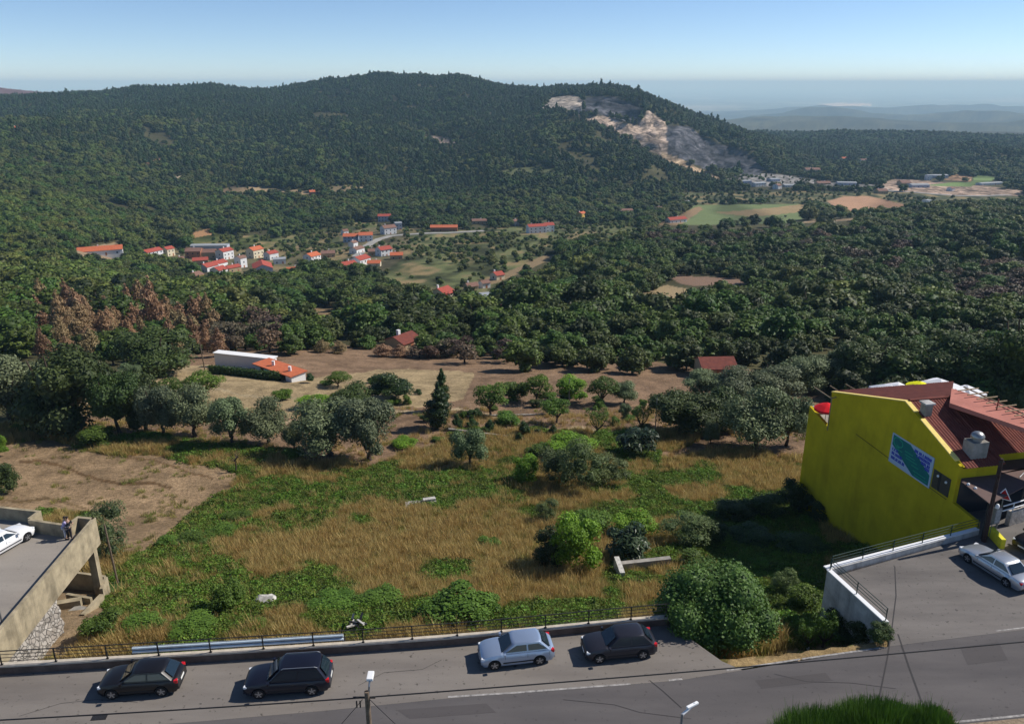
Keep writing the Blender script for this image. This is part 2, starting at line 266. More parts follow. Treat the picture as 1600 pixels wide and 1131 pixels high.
# ------------------------------------------------------------------ mesh helpers
def tag(o, label=None, cat=None, group=None, kind=None):
    if label: o['label'] = label
    if cat: o['category'] = cat
    if group: o['group'] = group
    if kind: o['kind'] = kind
    return o
def thing(name, label, cat, loc=(0, 0, 0), rz=0, group=None, scale=1):
    o = bpy.data.objects.new(name, None); COL.objects.link(o); o.location = loc; o.rotation_euler = (0, 0, rz)
    o.empty_display_size = .2
    o.scale = (scale,) * 3 if isinstance(scale, (int, float)) else scale
    return tag(o, label, cat, group)
def link(name, me, parent=None, loc=None, rot=None, scale=None):
    o = bpy.data.objects.new(name, me); COL.objects.link(o)
    if parent: o.parent = parent
    if loc is not None: o.location = loc
    if rot is not None: o.rotation_euler = rot
    if scale is not None: o.scale = scale
    return o
class MB:
    def __init__(s): s.v = []; s.f = []; s.m = []; s.mats = []; s.cur = 0
    def use(s, m):
        if m not in s.mats: s.mats.append(m)
        s.cur = s.mats.index(m); return s
    def add(s, vs, fs):
        b = len(s.v); s.v += [tuple(v) for v in vs]; s.f += [tuple(b + i for i in f) for f in fs]; s.m += [s.cur] * len(fs); return s
    def box(s, c, d, rz=0, rx=0, ry=0):
        x, y, z = d[0] / 2, d[1] / 2, d[2] / 2; mt = Matrix.Translation(c) @ Matrix.Rotation(rz, 4, 'Z') @ Matrix.Rotation(ry, 4, 'Y') @ Matrix.Rotation(rx, 4, 'X')
        vs = [mt @ Vector((i * x, j * y, k * z)) for k in (-1, 1) for i, j in ((-1, -1), (1, -1), (1, 1), (-1, 1))]
        return s.add(vs, [(3, 2, 1, 0), (4, 5, 6, 7), (0, 1, 5, 4), (1, 2, 6, 5), (2, 3, 7, 6), (3, 0, 4, 7)])
    def prism(s, pts, z0, z1):
        """vertical prism over a plan polygon (counter-clockwise); z0 / z1 may be lists"""
        n = len(pts); a = z0 if isinstance(z0, (list, tuple)) else [z0] * n; b = z1 if isinstance(z1, (list, tuple)) else [z1] * n
        vs = [(p[0], p[1], a[i]) for i, p in enumerate(pts)] + [(p[0], p[1], b[i]) for i, p in enumerate(pts)]
        return s.add(vs, [tuple(range(n - 1, -1, -1)), tuple(range(n, 2 * n))] + [(i, (i + 1) % n, n + (i + 1) % n, n + i) for i in range(n)])
    def extrude(s, poly, d):
        """3-D polygon extruded by vector d"""
        n = len(poly); d = Vector(d); vs = [Vector(p) for p in poly] + [Vector(p) + d for p in poly]
        return s.add(vs, [tuple(range(n - 1, -1, -1)), tuple(range(n, 2 * n))] + [(i, (i + 1) % n, n + (i + 1) % n, n + i) for i in range(n)])
    def tube(s, path, r, n=8, cap=True):
        path = [Vector(p) for p in path]; rs = r if isinstance(r, (list, tuple)) else [r] * len(path); b = []; 
        for i, p in enumerate(path):
            t = (path[min(i + 1, len(path) - 1)] - path[max(i - 1, 0)]).normalized(); a = t.orthogonal().normalized() if i == 0 else (a - t * a.dot(t)).normalized(); c = t.cross(a)
            b += [p + (a * math.cos(2 * math.pi * k / n) + c * math.sin(2 * math.pi * k / n)) * rs[i] for k in range(n)]
        fs = [(i * n + k, i * n + (k + 1) % n, (i + 1) * n + (k + 1) % n, (i + 1) * n + k) for i in range(len(path) - 1) for k in range(n)]
        if cap: fs += [tuple(range(n - 1, -1, -1)), tuple(range((len(path) - 1) * n, len(path) * n))]
        return s.add(b, fs)
    def cyl(s, c, r, h, n=16, axis='Z', r2=None):
        c = Vector(c); ax = {'X': Vector((1, 0, 0)), 'Y': Vector((0, 1, 0)), 'Z': Vector((0, 0, 1))}[axis]
        return s.tube([c - ax * h / 2, c + ax * h / 2], [r, r if r2 is None else r2], n)
    def sphere(s, c, r, nu=12, nv=8, z0=-1):
        vs = []; rx, ry, rz_ = r if isinstance(r, (tuple, list)) else (r, r, r)
        for j in range(nv + 1):
            t = math.pi * j / nv; z = max(math.cos(t), z0)
            for i in range(nu):
                a = 2 * math.pi * i / nu; vs.append((c[0] + rx * math.sin(t) * math.cos(a), c[1] + ry * math.sin(t) * math.sin(a), c[2] + rz_ * z))
        return s.add(vs, [(j * nu + i, (j + 1) * nu + i, (j + 1) * nu + (i + 1) % nu, j * nu + (i + 1) % nu) for j in range(nv) for i in range(nu)])
    def mesh(s, name, m=None, smooth=None, bevel=0):
        me = bpy.data.meshes.new(name); me.from_pydata(s.v, [], s.f)
        for x in ([m] if m else s.mats): me.materials.append(x)
        if not m and len(s.mats) > 1: me.polygons.foreach_set('material_index', s.m)
        if bevel or smooth:
            bm = bmesh.new(); bm.from_mesh(me); bmesh.ops.remove_doubles(bm, verts=bm.verts, dist=1e-4); bmesh.ops.recalc_face_normals(bm, faces=bm.faces)
            if bevel: bmesh.ops.bevel(bm, geom=[e for e in bm.edges if e.calc_face_angle(0) > .5], offset=bevel, segments=2, profile=.7, affect='EDGES')
            bm.to_mesh(me); bm.free()
        if smooth:
            me.polygons.foreach_set('use_smooth', [True] * len(me.polygons)); me.set_sharp_from_angle(angle=R(smooth))
        me.update(); return me
    def build(s, name, m=None, parent=None, smooth=None, bevel=0, **k): return link(name, s.mesh(name, m, smooth, bevel), parent, **k)
def npmesh(name, V, Fq, mats, attr=None, mi=None, smooth=False):
    me = bpy.data.meshes.new(name); V = np.asarray(V, np.float32); Fq = np.asarray(Fq, np.int32); k = Fq.shape[1]
    me.vertices.add(len(V)); me.vertices.foreach_set('co', V.ravel()); me.loops.add(Fq.size); me.loops.foreach_set('vertex_index', Fq.ravel())
    me.polygons.add(len(Fq)); me.polygons.foreach_set('loop_start', np.arange(0, Fq.size, k, dtype=np.int32)); me.polygons.foreach_set('loop_total', np.full(len(Fq), k, np.int32))
    for m in mats: me.materials.append(m)
    if mi is not None: me.polygons.foreach_set('material_index', np.asarray(mi, np.int32))
    if smooth: me.polygons.foreach_set('use_smooth', np.ones(len(Fq), bool))
    for n, (ty, dat) in (attr or {}).items():
        a = me.attributes.new(n, ty, 'POINT'); dat = np.asarray(dat, np.float32)
        if ty == 'FLOAT': a.data.foreach_set('value', dat)
        elif ty == 'FLOAT_COLOR': a.data.foreach_set('color', dat.ravel())
        else: a.data.foreach_set('vector', dat.ravel())
    me.update(); me.validate(); return me
def copy_tree(o, parent=None):
    c = o.copy(); COL.objects.link(c)
    if parent: c.parent = parent
    for ch in list(o.children): copy_tree(ch, c)
    return c
# ------------------------------------------------------------------ terrain sheet with its land-use patches
def zpoly(s): return [tuple(float(t) for t in p.split(',')) for p in s.split()]
SOIL = (.24, .165, .095); SOIL2 = (.20, .13, .08); GOLD = (.26, .17, .06); GOLD2 = (.27, .185, .075); TAN = (.30, .225, .125)
GRASS = (.075, .095, .025); ROCK = (.42, .34, .26); ROCKP = (.42, .36, .30); CLIFF_SHADE = (.085, .085, .095); YARD = (.25, .235, .22)  # cliff colour is quarry rock darkened to paint in the shade on its faces
# name, colour, nearest, farthest distance, tree share kept, picture outline of the patch
ZONES = [
 ('rough', (.13, .115, .035), 36, 130, 0, '-900,640 440,690 760,690 1300,690 1600,640 2600,640 2600,1400 -900,1400'),
 ('garden', SOIL2, 75, 195, 1, '60,660 200,560 420,530 640,545 800,553 1050,560 1150,575 1290,610 1290,715 900,700 690,735 420,712 60,700'),
 ('hump', TAN, 85, 165, 0, '60,640 170,578 330,572 450,588 560,580 660,575 740,590 720,630 560,640 480,660 430,640 300,640 180,650'),
 ('field', SOIL, 60, 130, 0, '-300,690 90,685 200,712 370,738 350,780 255,850 215,885 150,800 -300,800'),
 ('furrow', (.13, .08, .04), 60, 130, 0, '20,716 70,722 160,742 255,764 255,768 160,747 70,727 20,720'),
 ('furrow', (.15, .095, .05), 60, 130, 0, '190,712 250,728 330,748 330,751 250,732 190,716'),
 ('furrow', (.15, .10, .05), 60, 130, 0, '-60,775 60,778 180,800 180,803 60,782 -60,779'),
 ('gold', GOLD2, 60, 125, 0, '-300,655 60,660 180,678 300,690 440,695 450,720 430,742 350,735 200,712 90,690 -300,690'),
 ('gold', GOLD, 60, 125, 0, '960,710 1130,705 1270,715 1245,765 1120,785 960,780 860,775 800,790 740,775 760,750 860,745'),
 ('gold', GOLD2, 45, 100, 0, '520,790 600,780 690,790 690,840 640,880 520,880 430,900 400,880 460,850 520,830'),
 ('gold', GOLD, 45, 110, 0, '380,790 470,735 560,730 560,750 470,775 430,800'),
 ('gold', GOLD2, 45, 100, 0, '430,920 520,900 700,880 800,890 790,915 640,925 470,950 440,1000 420,960'),
 ('gold', SOIL, 60, 100, 0, '690,640 1040,640 1120,680 1000,705 780,720 640,735 600,720 700,690'),
 ('weed', (.05, .085, .02), 45, 110, 0, '330,780 440,735 470,745 430,790 380,800 330,860 380,900 400,960 440,1010 100,1020 130,960 180,890 240,850'),
 ('weed', (.06, .09, .022), 45, 110, 0, '470,770 640,735 830,745 830,790 700,790 560,775 470,830 400,830'),
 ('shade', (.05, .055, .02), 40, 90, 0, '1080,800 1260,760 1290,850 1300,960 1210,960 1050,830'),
 ('verge', (.30, .21, .10), 33, 50, 0, '1140,1030 1390,990 1390,1012 1140,1046'),
 ('deckground', (.24, .17, .10), 36, 70, 0, '-200,850 160,900 175,960 110,1030 -200,1060'),
 ('clearing', TAN, 280, 700, 0, '980,467 1040,442 1092,452 1062,473 1010,475'),
 ('clearing', (.20, .13, .09), 280, 800, 0, '1036,424 1080,428 1190,440 1170,446 1100,445 1060,440'),
 ('clearing', (.22, .15, .08), 280, 700, .05, '425,488 540,472 535,488 500,505 440,508'),
 ('clearing', (.20, .15, .09), 150, 500, .1, '505,500 700,478 760,482 700,492 560,512'),
 ('terraces', (.22, .19, .09), 400, 900, .04, '600,418 640,402 705,405 722,424 690,436 640,436'),
 ('valleygarden', (.10, .112, .045), 330, 1000, .5, '420,372 560,345 700,362 860,350 900,352 1000,345 1010,372 880,392 840,410 760,452 770,478 700,486 640,470 600,436 520,426 430,436'),
 ('track', (.22, .16, .09), 350, 900, 0, '718,452 790,425 850,400 880,398 850,412 800,432 740,456'),
 ('hamlet', (.13, .115, .06), 400, 950, .42, '285,388 440,378 520,390 520,405 440,432 320,442 285,425'),
 ('hamlet', (.13, .115, .06), 400, 950, .42, '220,388 285,384 280,402 222,402'),
 ('village', (.26, .19, .12), 400, 900, .02, '112,388 190,378 192,398 150,410 115,402'),
 ('hamlet', (.13, .115, .06), 400, 950, .42, '530,360 640,350 640,400 600,425 530,420'),
 ('lemon', (.085, .10, .03), 500, 1000, .4, '290,372 330,362 420,368 460,385 430,392 300,388'),
 ('ploughed', (.32, .18, .09), 600, 1000, 0, '298,365 326,356 332,366 300,372'),
 ('terraces', (.26, .19, .11), 700, 1500, .35, '345,298 365,290 480,296 482,305 420,307 350,304'),
 ('terraces', (.22, .17, .1), 700, 1500, .4, '500,296 530,288 570,290 565,300 520,304'),
 ('terraces', (.34, .17, .1), 700, 1500, .3, '228,254 250,247 262,250 245,258'),
 ('terraces', (.26, .21, .15), 700, 1500, .35, '232,282 275,275 298,276 280,286'),
 ('clearing', (.09, .10, .045), 800, 1600, .35, '772,268 840,258 888,268 868,278 800,280'),
 ('clearing', (.26, .2, .16), 900, 2000, .25, '645,216 680,212 718,222 690,228'),
 ('scrub', (.085, .095, .045), 900, 2000, .5, '1060,300 1300,298 1420,300 1600,307 1600,330 1420,336 1350,345 1265,318 1150,317 1060,325'),
 ('fields', (.115, .145, .06), 800, 1500, .02, '1020,358 1060,340 1085,320 1150,318 1262,318 1262,340 1220,352 1130,362 1060,362'),
 ('fields', (.23, .17, .09), 800, 1500, .0, '1120,332 1180,326 1262,318 1258,330 1180,338'),
 ('fields', (.22, .15, .085), 800, 1500, .0, '1020,352 1064,334 1092,322 1100,328 1075,342 1050,356'),
 ('fields', (.32, .19, .115), 850, 1700, 0, '1292,314 1318,306 1358,306 1418,320 1400,326 1350,331 1305,328'),
 ('fields', (.28, .2, .12), 800, 1500, 0, '1215,358 1270,343 1345,341 1335,350 1280,358'),
 ('fields', (.12, .15, .07), 800, 1500, .02, '1262,355 1345,345 1345,352 1290,362'),
 ('yard', YARD, 1000, 2200, .22, '1124,284 1160,272 1205,271 1250,277 1330,287 1420,293 1420,298 1300,295 1210,291 1150,291'),
 ('yard', (.33, .24, .18), 1000, 2200, .0, '1378,286 1400,278 1480,284 1600,297 1600,306 1500,305 1420,299 1380,293'),
 ('yard', (.36, .22, .13), 1000, 2200, .0, '1474,280 1498,270 1522,276 1514,283'),
 ('fields', (.14, .2, .07), 1000, 2200, .0, '1450,290 1480,285 1515,284 1530,272 1560,278 1520,292'),
 ('quarry', ROCKP, 1300, 2300, 0, '842,172 862,152 900,148 912,158 912,182 890,176 872,172 850,178'),
 ('quarry', (.40, .31, .24), 1300, 2300, 0, '914,182 945,180 975,192 1000,196 1012,172 1036,188 1046,210 1042,242 1015,236 985,218 950,204 922,194'),
 ('quarry', (.44, .32, .20), 1150, 2300, 0, '1034,236 1062,248 1090,262 1120,276 1146,294 1118,286 1090,274 1050,258 1034,250'),
 ('cliff_shade', CLIFF_SHADE, 1300, 2300, .0, '912,152 960,150 1005,170 1000,194 940,178 914,178'),
 ('cliff_shade', CLIFF_SHADE, 1300, 2300, .0, '1042,196 1075,198 1110,222 1160,232 1192,262 1186,274 1120,272 1070,250 1044,240'),
 ('burnt', (.13, .08, .08), 2600, 4200, .1, '-200,118 190,118 190,152 -200,152'),
 ('path', (.34, .26, .16), 85, 165, 1, '440,650 560,640 700,640 870,672 1040,660 1040,663 870,676 700,644 560,644 440,654'),
 ('path', (.32, .25, .15), 85, 165, 1, '230,600 330,606 440,612 520,622 520,625 440,616 330,610 230,604'),
 ('plain', (.14, .15, .10), 16500, 99000, 0, '-3000,100 3000,100 3000,178 -3000,178'),
 ('plain', (.55, .42, .30), 16500, 99000, 0, '1275,163 1310,160 1362,161 1360,165 1300,167'),
]
ZONES = [(n, c, a, b, t, zpoly(p)) for n, c, a, b, t, p in ZONES]
def landuse(X, Y, Z, jitter=True):
    """colour and share of trees kept, for points on the ground"""
    px, py = project(X, Y, Z)
    j = 7.0
    if jitter:
        sc = np.clip(Y / 14, 3, 60)
        k = np.where(Y < 200, 13.0, np.where(Y < 700, 5.0, 2.2))
        px = px + fbm(X / sc, Y / sc, 41, 4) * k * 2; py = py + fbm(X / sc, Y / sc, 57, 4) * k
    col = np.empty((len(X), 3)); col[:] = (.062, .058, .027); keep = np.ones(len(X)); zid = np.full(len(X), -1)
    n = fbm(X / 30, Y / 30, 77, 4)[:, None]
    col = col * (1 + .6 * n)
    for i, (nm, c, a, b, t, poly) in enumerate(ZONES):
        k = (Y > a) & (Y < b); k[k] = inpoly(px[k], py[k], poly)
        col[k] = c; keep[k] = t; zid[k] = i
    return col, keep, zid
def make_terrain():
    ys = np.concatenate([np.exp(np.linspace(math.log(24), math.log(44), 90, endpoint=False)), np.exp(np.linspace(math.log(44), math.log(200), 270, endpoint=False)),
                         np.exp(np.linspace(math.log(200), math.log(1000), 180, endpoint=False)),
                         np.exp(np.linspace(math.log(1000), math.log(2400), 330, endpoint=False)), np.exp(np.linspace(math.log(2400), math.log(3000), 30, endpoint=False)), np.exp(np.linspace(math.log(3000), math.log(92000), 110))])
    us = np.concatenate([np.linspace(-1.14, -.8, 40, endpoint=False), np.linspace(-.8, .8, 680, endpoint=False), np.linspace(.8, 1.14, 41)])
    Y, U = np.meshgrid(ys, us, indexing='ij'); X = U * Y; Xf, Yf = X.ravel(), Y.ravel(); Z = H(Xf, Yf)
    col, keep, zid = landuse(Xf, Yf, Z)
    # patchiness that belongs to the ground itself: weedy, dry and bare spots
    a = fbm(Xf / 5, Yf / 5, 91, 4); b = fbm(Xf / 1.6, Yf / 1.6, 95, 3); near = (Yf < 140) & (zid >= 0)
    rough = near & np.isin(zid, [i for i, z in enumerate(ZONES) if z[0] in ('rough', 'gold')])
    g = np.clip((a - .05) * 3, 0, 1)[:, None] * rough[:, None]
    col = col * (1 - g) + np.array((.07, .085, .02)) * g
    g = np.clip((-a - .1) * 3, 0, 1)[:, None] * rough[:, None]
    col = col * (1 - g) + np.array((.22, .12, .05)) * g
    f = np.array([nm in ('field', 'garden', 'hump') for nm, *_ in ZONES] + [False])[zid]
    col = col * (1 + np.where(f, .45 * b + .3 * a, .3 * b * near))[:, None]
    # strips of the cultivated valley floor, ledges of the quarry
    st = np.array([nm in ('fields', 'terraces', 'valleygarden') for nm, *_ in ZONES] + [False])[zid]
    w = np.sin((Yf * .8 + Xf * .55) / np.clip(Yf / 110, 2, 12) + 4 * vn(Xf / 60, Yf / 60, 5))
    col = col * (1 + .28 * np.where(st, np.clip(w * 1.5, -1, 1), 0))[:, None]
    hz = np.array([nm in ('hamlet', 'valleygarden', 'lemon', 'scrub') for nm, *_ in ZONES] + [False])[zid]; hn = fbm(Xf / 14, Yf / 22, 301, 4)
    g = (np.clip(hn * 3 - .2, 0, 1) * hz)[:, None]; col = col * (1 - g) + np.array((.24, .18, .09)) * g; g = (np.clip(-hn * 3 - .1, 0, 1) * hz)[:, None]; col = col * (1 - .55 * g)
    qz = np.array([nm in ('quarry', 'cliff_shade', 'yard') for nm, *_ in ZONES] + [False])[zid]
    qn = fbm(Xf / 22, Z / 7, 131, 4); col = col * (1 + np.where(qz, np.clip(qn * 1.1, -.35, .5), 0))[:, None]
    dst = (Yf > 2300); col = col * (1 + np.where(dst, .9 * fbm(Xf / 260, Yf / 260, 17, 5), 0))[:, None]
    pl = Yf > 16500
    t = np.clip(fbm(Xf / 1800, Yf / 2600, 19, 4) * 3 - .35, 0, 1)[:, None] * pl[:, None]; col = col * (1 - t * .6) + np.array((.42, .36, .28)) * t * .6
    col = np.clip(col, .005, .9)
    nr, nc = Y.shape; i = np.arange(nr * nc).reshape(nr, nc)
    q = np.stack([i[:-1, :-1], i[:-1, 1:], i[1:, 1:], i[1:, :-1]], -1).reshape(-1, 4)
    m = bpy.data.materials.new('ground'); m.use_nodes = True; N = m.node_tree.nodes; L = m.node_tree.links; bs = N['Principled BSDF']
    bs.inputs['Roughness'].default_value = .95; bs.inputs['Specular IOR Level'].default_value = .1
    at = N.new('ShaderNodeAttribute'); at.attribute_name = 'land'; ge = N.new('ShaderNodeNewGeometry')
    nz = N.new('ShaderNodeTexNoise'); nz.inputs['Scale'].default_value = 2.2; nz.inputs['Detail'].default_value = 8; nz.inputs['Roughness'].default_value = .75
    L.new(ge.outputs['Position'], nz.inputs['Vector'])
    mr = N.new('ShaderNodeMapRange'); mr.inputs[1].default_value = .3; mr.inputs[2].default_value = .7; mr.inputs[3].default_value = .5; mr.inputs[4].default_value = 1.5
    L.new(nz.outputs[0], mr.inputs[0])
    mx = N.new('ShaderNodeMix'); mx.data_type = 'RGBA'; mx.blend_type = 'MULTIPLY'; mx.inputs[0].default_value = 1
    L.new(at.outputs['Color'], mx.inputs[6]); L.new(mr.outputs[0], mx.inputs[7]); L.new(mx.outputs[2], bs.inputs['Base Color'])
    # quarry faces: tilted beds, joints and rubble
    mp = N.new('ShaderNodeMapping'); mp.inputs['Scale'].default_value = (.07, .05, .12); mp.inputs['Rotation'].default_value = (.35, .45, .4); L.new(ge.outputs['Position'], mp.inputs[0])
    qn_ = N.new('ShaderNodeTexNoise'); qn_.inputs['Scale'].default_value = 1; qn_.inputs['Detail'].default_value = 4; qn_.inputs['Roughness'].default_value = .72; qn_.inputs['Distortion'].default_value = .6; L.new(mp.outputs[0], qn_.inputs['Vector'])
    q2 = N.new('ShaderNodeMapRange'); q2.inputs[1].default_value = .4; q2.inputs[2].default_value = .62; q2.inputs[3].default_value = .45; q2.inputs[4].default_value = 1.35; L.new(qn_.outputs[0], q2.inputs[0])
    vo = N.new('ShaderNodeTexVoronoi'); vo.feature = 'DISTANCE_TO_EDGE'; m3 = N.new('ShaderNodeMapping'); m3.inputs['Scale'].default_value = (.05, .03, .13); m3.inputs['Rotation'].default_value = (.5, .6, .3); L.new(ge.outputs['Position'], m3.inputs[0]); L.new(m3.outputs[0], vo.inputs['Vector']); vo.inputs['Scale'].default_value = 1
    vr = N.new('ShaderNodeMapRange'); vr.inputs[1].default_value = .0; vr.inputs[2].default_value = .13; vr.inputs[3].default_value = .45; vr.inputs[4].default_value = 1; L.new(vo.outputs['Distance'], vr.inputs[0])
    vm = N.new('ShaderNodeMath'); vm.operation = 'MULTIPLY'; L.new(q2.outputs[0], vm.inputs[0]); L.new(vr.outputs[0], vm.inputs[1])
    mq = N.new('ShaderNodeMix'); mq.data_type = 'RGBA'; mq.blend_type = 'MULTIPLY'; L.new(at.outputs['Alpha'], mq.inputs[0]); L.new(mx.outputs[2], mq.inputs[6]); L.new(vm.outputs[0], mq.inputs[7]); L.new(mq.outputs[2], bs.inputs['Base Color'])
    bp = N.new('ShaderNodeBump'); bp.inputs['Strength'].default_value = .8; bp.inputs['Distance'].default_value = .25; L.new(nz.outputs[0], bp.inputs['Height']); L.new(bp.outputs[0], bs.inputs['Normal'])
    me = npmesh('terrain', np.stack([Xf, Yf, Z], -1), q, [m], {'land': ('FLOAT_COLOR', np.concatenate([col, np.where(qz, 1.0, 0.0)[:, None]], 1))}, smooth=True)
    return tag(link('terrain', me), kind='structure')
make_terrain()
# ------------------------------------------------------------------ road, parking strip, parking area
def surf(name, c1, c2, crack=.5):
    m = bpy.data.materials.new(name); m.use_nodes = True; N = m.node_tree.nodes; L = m.node_tree.links; b = N['Principled BSDF']; b.inputs['Roughness'].default_value = .9; b.inputs['Specular IOR Level'].default_value = .2
    tc = N.new('ShaderNodeTexCoord'); a = N.new('ShaderNodeTexNoise'); a.inputs['Scale'].default_value = .35; a.inputs['Detail'].default_value = 7; a.inputs['Roughness'].default_value = .6
    mp = N.new('ShaderNodeMapping'); mp.inputs['Scale'].default_value = (.35, 1.6, 1); mp.inputs['Rotation'].default_value = (0, 0, R(-8)); L.new(tc.outputs['Object'], mp.inputs[0]); L.new(mp.outputs[0], a.inputs['Vector'])
    f = N.new('ShaderNodeTexNoise'); f.inputs['Scale'].default_value = 26; f.inputs['Detail'].default_value = 4; L.new(tc.outputs['Object'], f.inputs['Vector'])
    r = N.new('ShaderNodeValToRGB'); r.color_ramp.elements[0].position = .3; r.color_ramp.elements[1].position = .7; r.color_ramp.elements[0].color = (*c2, 1); r.color_ramp.elements[1].color = (*c1, 1); L.new(a.outputs[0], r.inputs[0])
    # oil spots and worn patches
    s = N.new('ShaderNodeTexNoise'); s.inputs['Scale'].default_value = 3.6; s.inputs['Detail'].default_value = 3; L.new(tc.outputs['Object'], s.inputs['Vector'])
    mr = N.new('ShaderNodeMapRange'); mr.inputs[1].default_value = .63; mr.inputs[2].default_value = .72; mr.inputs[3].default_value = 1; mr.inputs[4].default_value = crack; L.new(s.outputs[0], mr.inputs[0])
    m1 = N.new('ShaderNodeMix'); m1.data_type = 'RGBA'; m1.blend_type = 'MULTIPLY'; m1.inputs[0].default_value = 1; L.new(r.outputs[0], m1.inputs[6]); L.new(mr.outputs[0], m1.inputs[7])
    fr = N.new('ShaderNodeMapRange'); fr.inputs[3].default_value = .8; fr.inputs[4].default_value = 1.2; L.new(f.outputs[0], fr.inputs[0])
    m2 = N.new('ShaderNodeMix'); m2.data_type = 'RGBA'; m2.blend_type = 'MULTIPLY'; m2.inputs[0].default_value = 1; L.new(m1.outputs[2], m2.inputs[6]); L.new(fr.outputs[0], m2.inputs[7])
    L.new(m2.outputs[2], b.inputs['Base Color']); bp = N.new('ShaderNodeBump'); bp.inputs['Strength'].default_value = .25; bp.inputs['Distance'].default_value = .02; L.new(f.outputs[0], bp.inputs['Height']); L.new(bp.outputs[0], b.inputs['Normal'])
    return m
M['asphalt'] = surf('asphalt', (.118, .108, .106), (.080, .074, .075), .7)
M['layby'] = surf('worn_paving', (.215, .192, .170), (.145, .128, .115), .45)
M['lot'] = surf('parking_paving', (.185, .168, .155), (.112, .102, .096), .5)
M['paint'] = mat('worn_road_paint', (.40, .38, .36), .8, .2, col2=(.16, .15, .145), scale=3.5)
def flat(name, pts, z, m, kind='structure', subdiv=0):
    me = bpy.data.meshes.new(name); me.from_pydata([(p[0], p[1], z) for p in pts], [], [tuple(range(len(pts)))]); me.materials.append(m); me.update()
    if me.polygons[0].normal.z < 0: me.flip_normals()
    return tag(link(name, me), kind=kind)
BND = [P(-200, 1166), P(300, 1127), P(500, 1110), P(700, 1090), P(900, 1075), P(1060, 1062), P(1160, 1046), P(1390, 1009), P(1600, 983), P(1900, 950)]
NEARL = [P(1900, 1098), P(1600, 1119), P(1480, 1130)]
flat('road', [(-60, 18), (30, 18)] + [tuple(p[:2]) for p in NEARL[::-1]][:0] + [(60, 36), tuple(BND[-1][:2])] + [tuple(p[:2]) for p in BND[::-1][1:]], 0.0, M['asphalt'])
INN = [P(-200, 1064), P(0, 1053), P(330, 1033), P(700, 1008), P(956, 984), P(1045, 976)]
flat('parking_strip', [tuple(p[:2]) for p in BND[:7]] + [tuple(P(1128, 1032)[:2])] + [(q.x, q.y + .2) for q in INN[::-1]], 0.004, M['layby'])
W0, W1, W2 = Vector((22.4, 39.6)), Vector((21.0, 45.0)), Vector((33.5, 49.9))
b = MB(); b.prism([tuple(BND[7][:2]), tuple(BND[8][:2]), tuple(BND[9][:2]), (62, 60), (34.2, 60), (33.5, 50.1), (33.3, 49.8), (21.2, 44.8), (22.4, 39.7)], -5.0, .008)
tag(b.build('parking_area', M['lot']), kind='structure')
def ribbon(name, pts, w, z, m, kind='structure'):
    v = []; pts = [Vector(p[:2]) for p in pts]
    for i, p in enumerate(pts):
        t = (pts[min(i + 1, len(pts) - 1)] - pts[max(0, i - 1)]).normalized(); n = Vector((-t.y, t.x)) * w / 2; v += [(*(p + n), z), (*(p - n), z)]
    me = bpy.data.meshes.new(name); me.from_pydata(v, [], [(2 * i, 2 * i + 1, 2 * i + 3, 2 * i + 2) for i in range(len(pts) - 1)]); me.materials.append(m); me.update()
    if me.polygons[0].normal.z < 0: me.flip_normals()
    return tag(link(name, me), kind=kind)
ribbon('road_marking', [P(700, 1088), P(800, 1081.5), P(900, 1074), P(985, 1067.5)], .13, .012, M['paint'])
ribbon('road_marking', [P(1045, 1062), P(1066, 1060)], .14, .012, M['paint'])
ribbon('road_marking', [P(1135, 1046.5), P(1250, 1029)], .13, .012, M['paint'])
ribbon('road_marking', [P(1253, 1028.5), P(1382, 1010.5)], .13, .012, M['paint'])
ribbon('road_marking', [P(1465, 1130), P(1595, 1117), P(1800, 1098)], .13, .012, M['paint'])
ribbon('road_marking', [P(1556, 985), P(1640, 975)], .10, .014, M['paint'])
M['road_dark'] = mat('dark_line', (.045, .042, .043), .8, .2)  # near-black tone for the thin lines drawn on the paving
ribbon('dark_line', [P(1398, 884), P(1400, 930), P(1393, 985), P(1386, 1030), P(1374, 1088)], .07, .013, M['road_dark'])
ribbon('dark_line', [P(1403, 990), P(1420, 1040), P(1440, 1095)], .09, .0125, M['road_dark'])
ribbon('dark_line', [P(1015, 1062), P(1035, 1078), P(1065, 1105)], .04, .0125, M['road_dark'])
flat('roadside_verge', [tuple(P(1462, 1135)[:2]), tuple(P(1600, 1121)[:2]), tuple(P(1800, 1101)[:2]), (36, 22), (14, 22)], .02, mat('verge_gravel', (.26, .2, .14), .95, .1, var=.35, scale=6, bump=.4))
M['patch'] = surf('repair_patch', (.088, .08, .08), (.07, .064, .064), .8)
for q in (((620, 1108), (760, 1098), (775, 1112), (640, 1122)), ((1180, 1062), (1290, 1050), (1300, 1062), (1190, 1075)), ((1500, 1010), (1560, 1002), (1575, 1030), (1512, 1038))): flat('road_patch', [tuple(P(*p)[:2]) for p in q], .006, M['patch'])
for k, q in enumerate((((30, 1118), (95, 1098), (150, 1092), (215, 1096)), ((560, 1070), (600, 1050), (660, 1045), (690, 1030)), ((880, 1092), (960, 1100), (1000, 1112), (1080, 1122)), ((1210, 1052), (1260, 1064), (1330, 1066), (1400, 1075)))): ribbon('road_crack', [P(*p) for p in q], .025, .0115 + .0002 * k, M['road_dark'])
g = thing('drain_grate', 'dark iron drain grate set in the paving of the parking strip', 'drain', P(155, 1120, .006), R(6))
b = MB(); b.box((0, 0, .004), (.75, .36, .008)); b.build('frame', M['iron'], g)
b = MB()
for i in range(9): b.box((-.3 + .075 * i, 0, .012), (.035, .28, .008))
b.build('bar', M['dark_metal'], g)
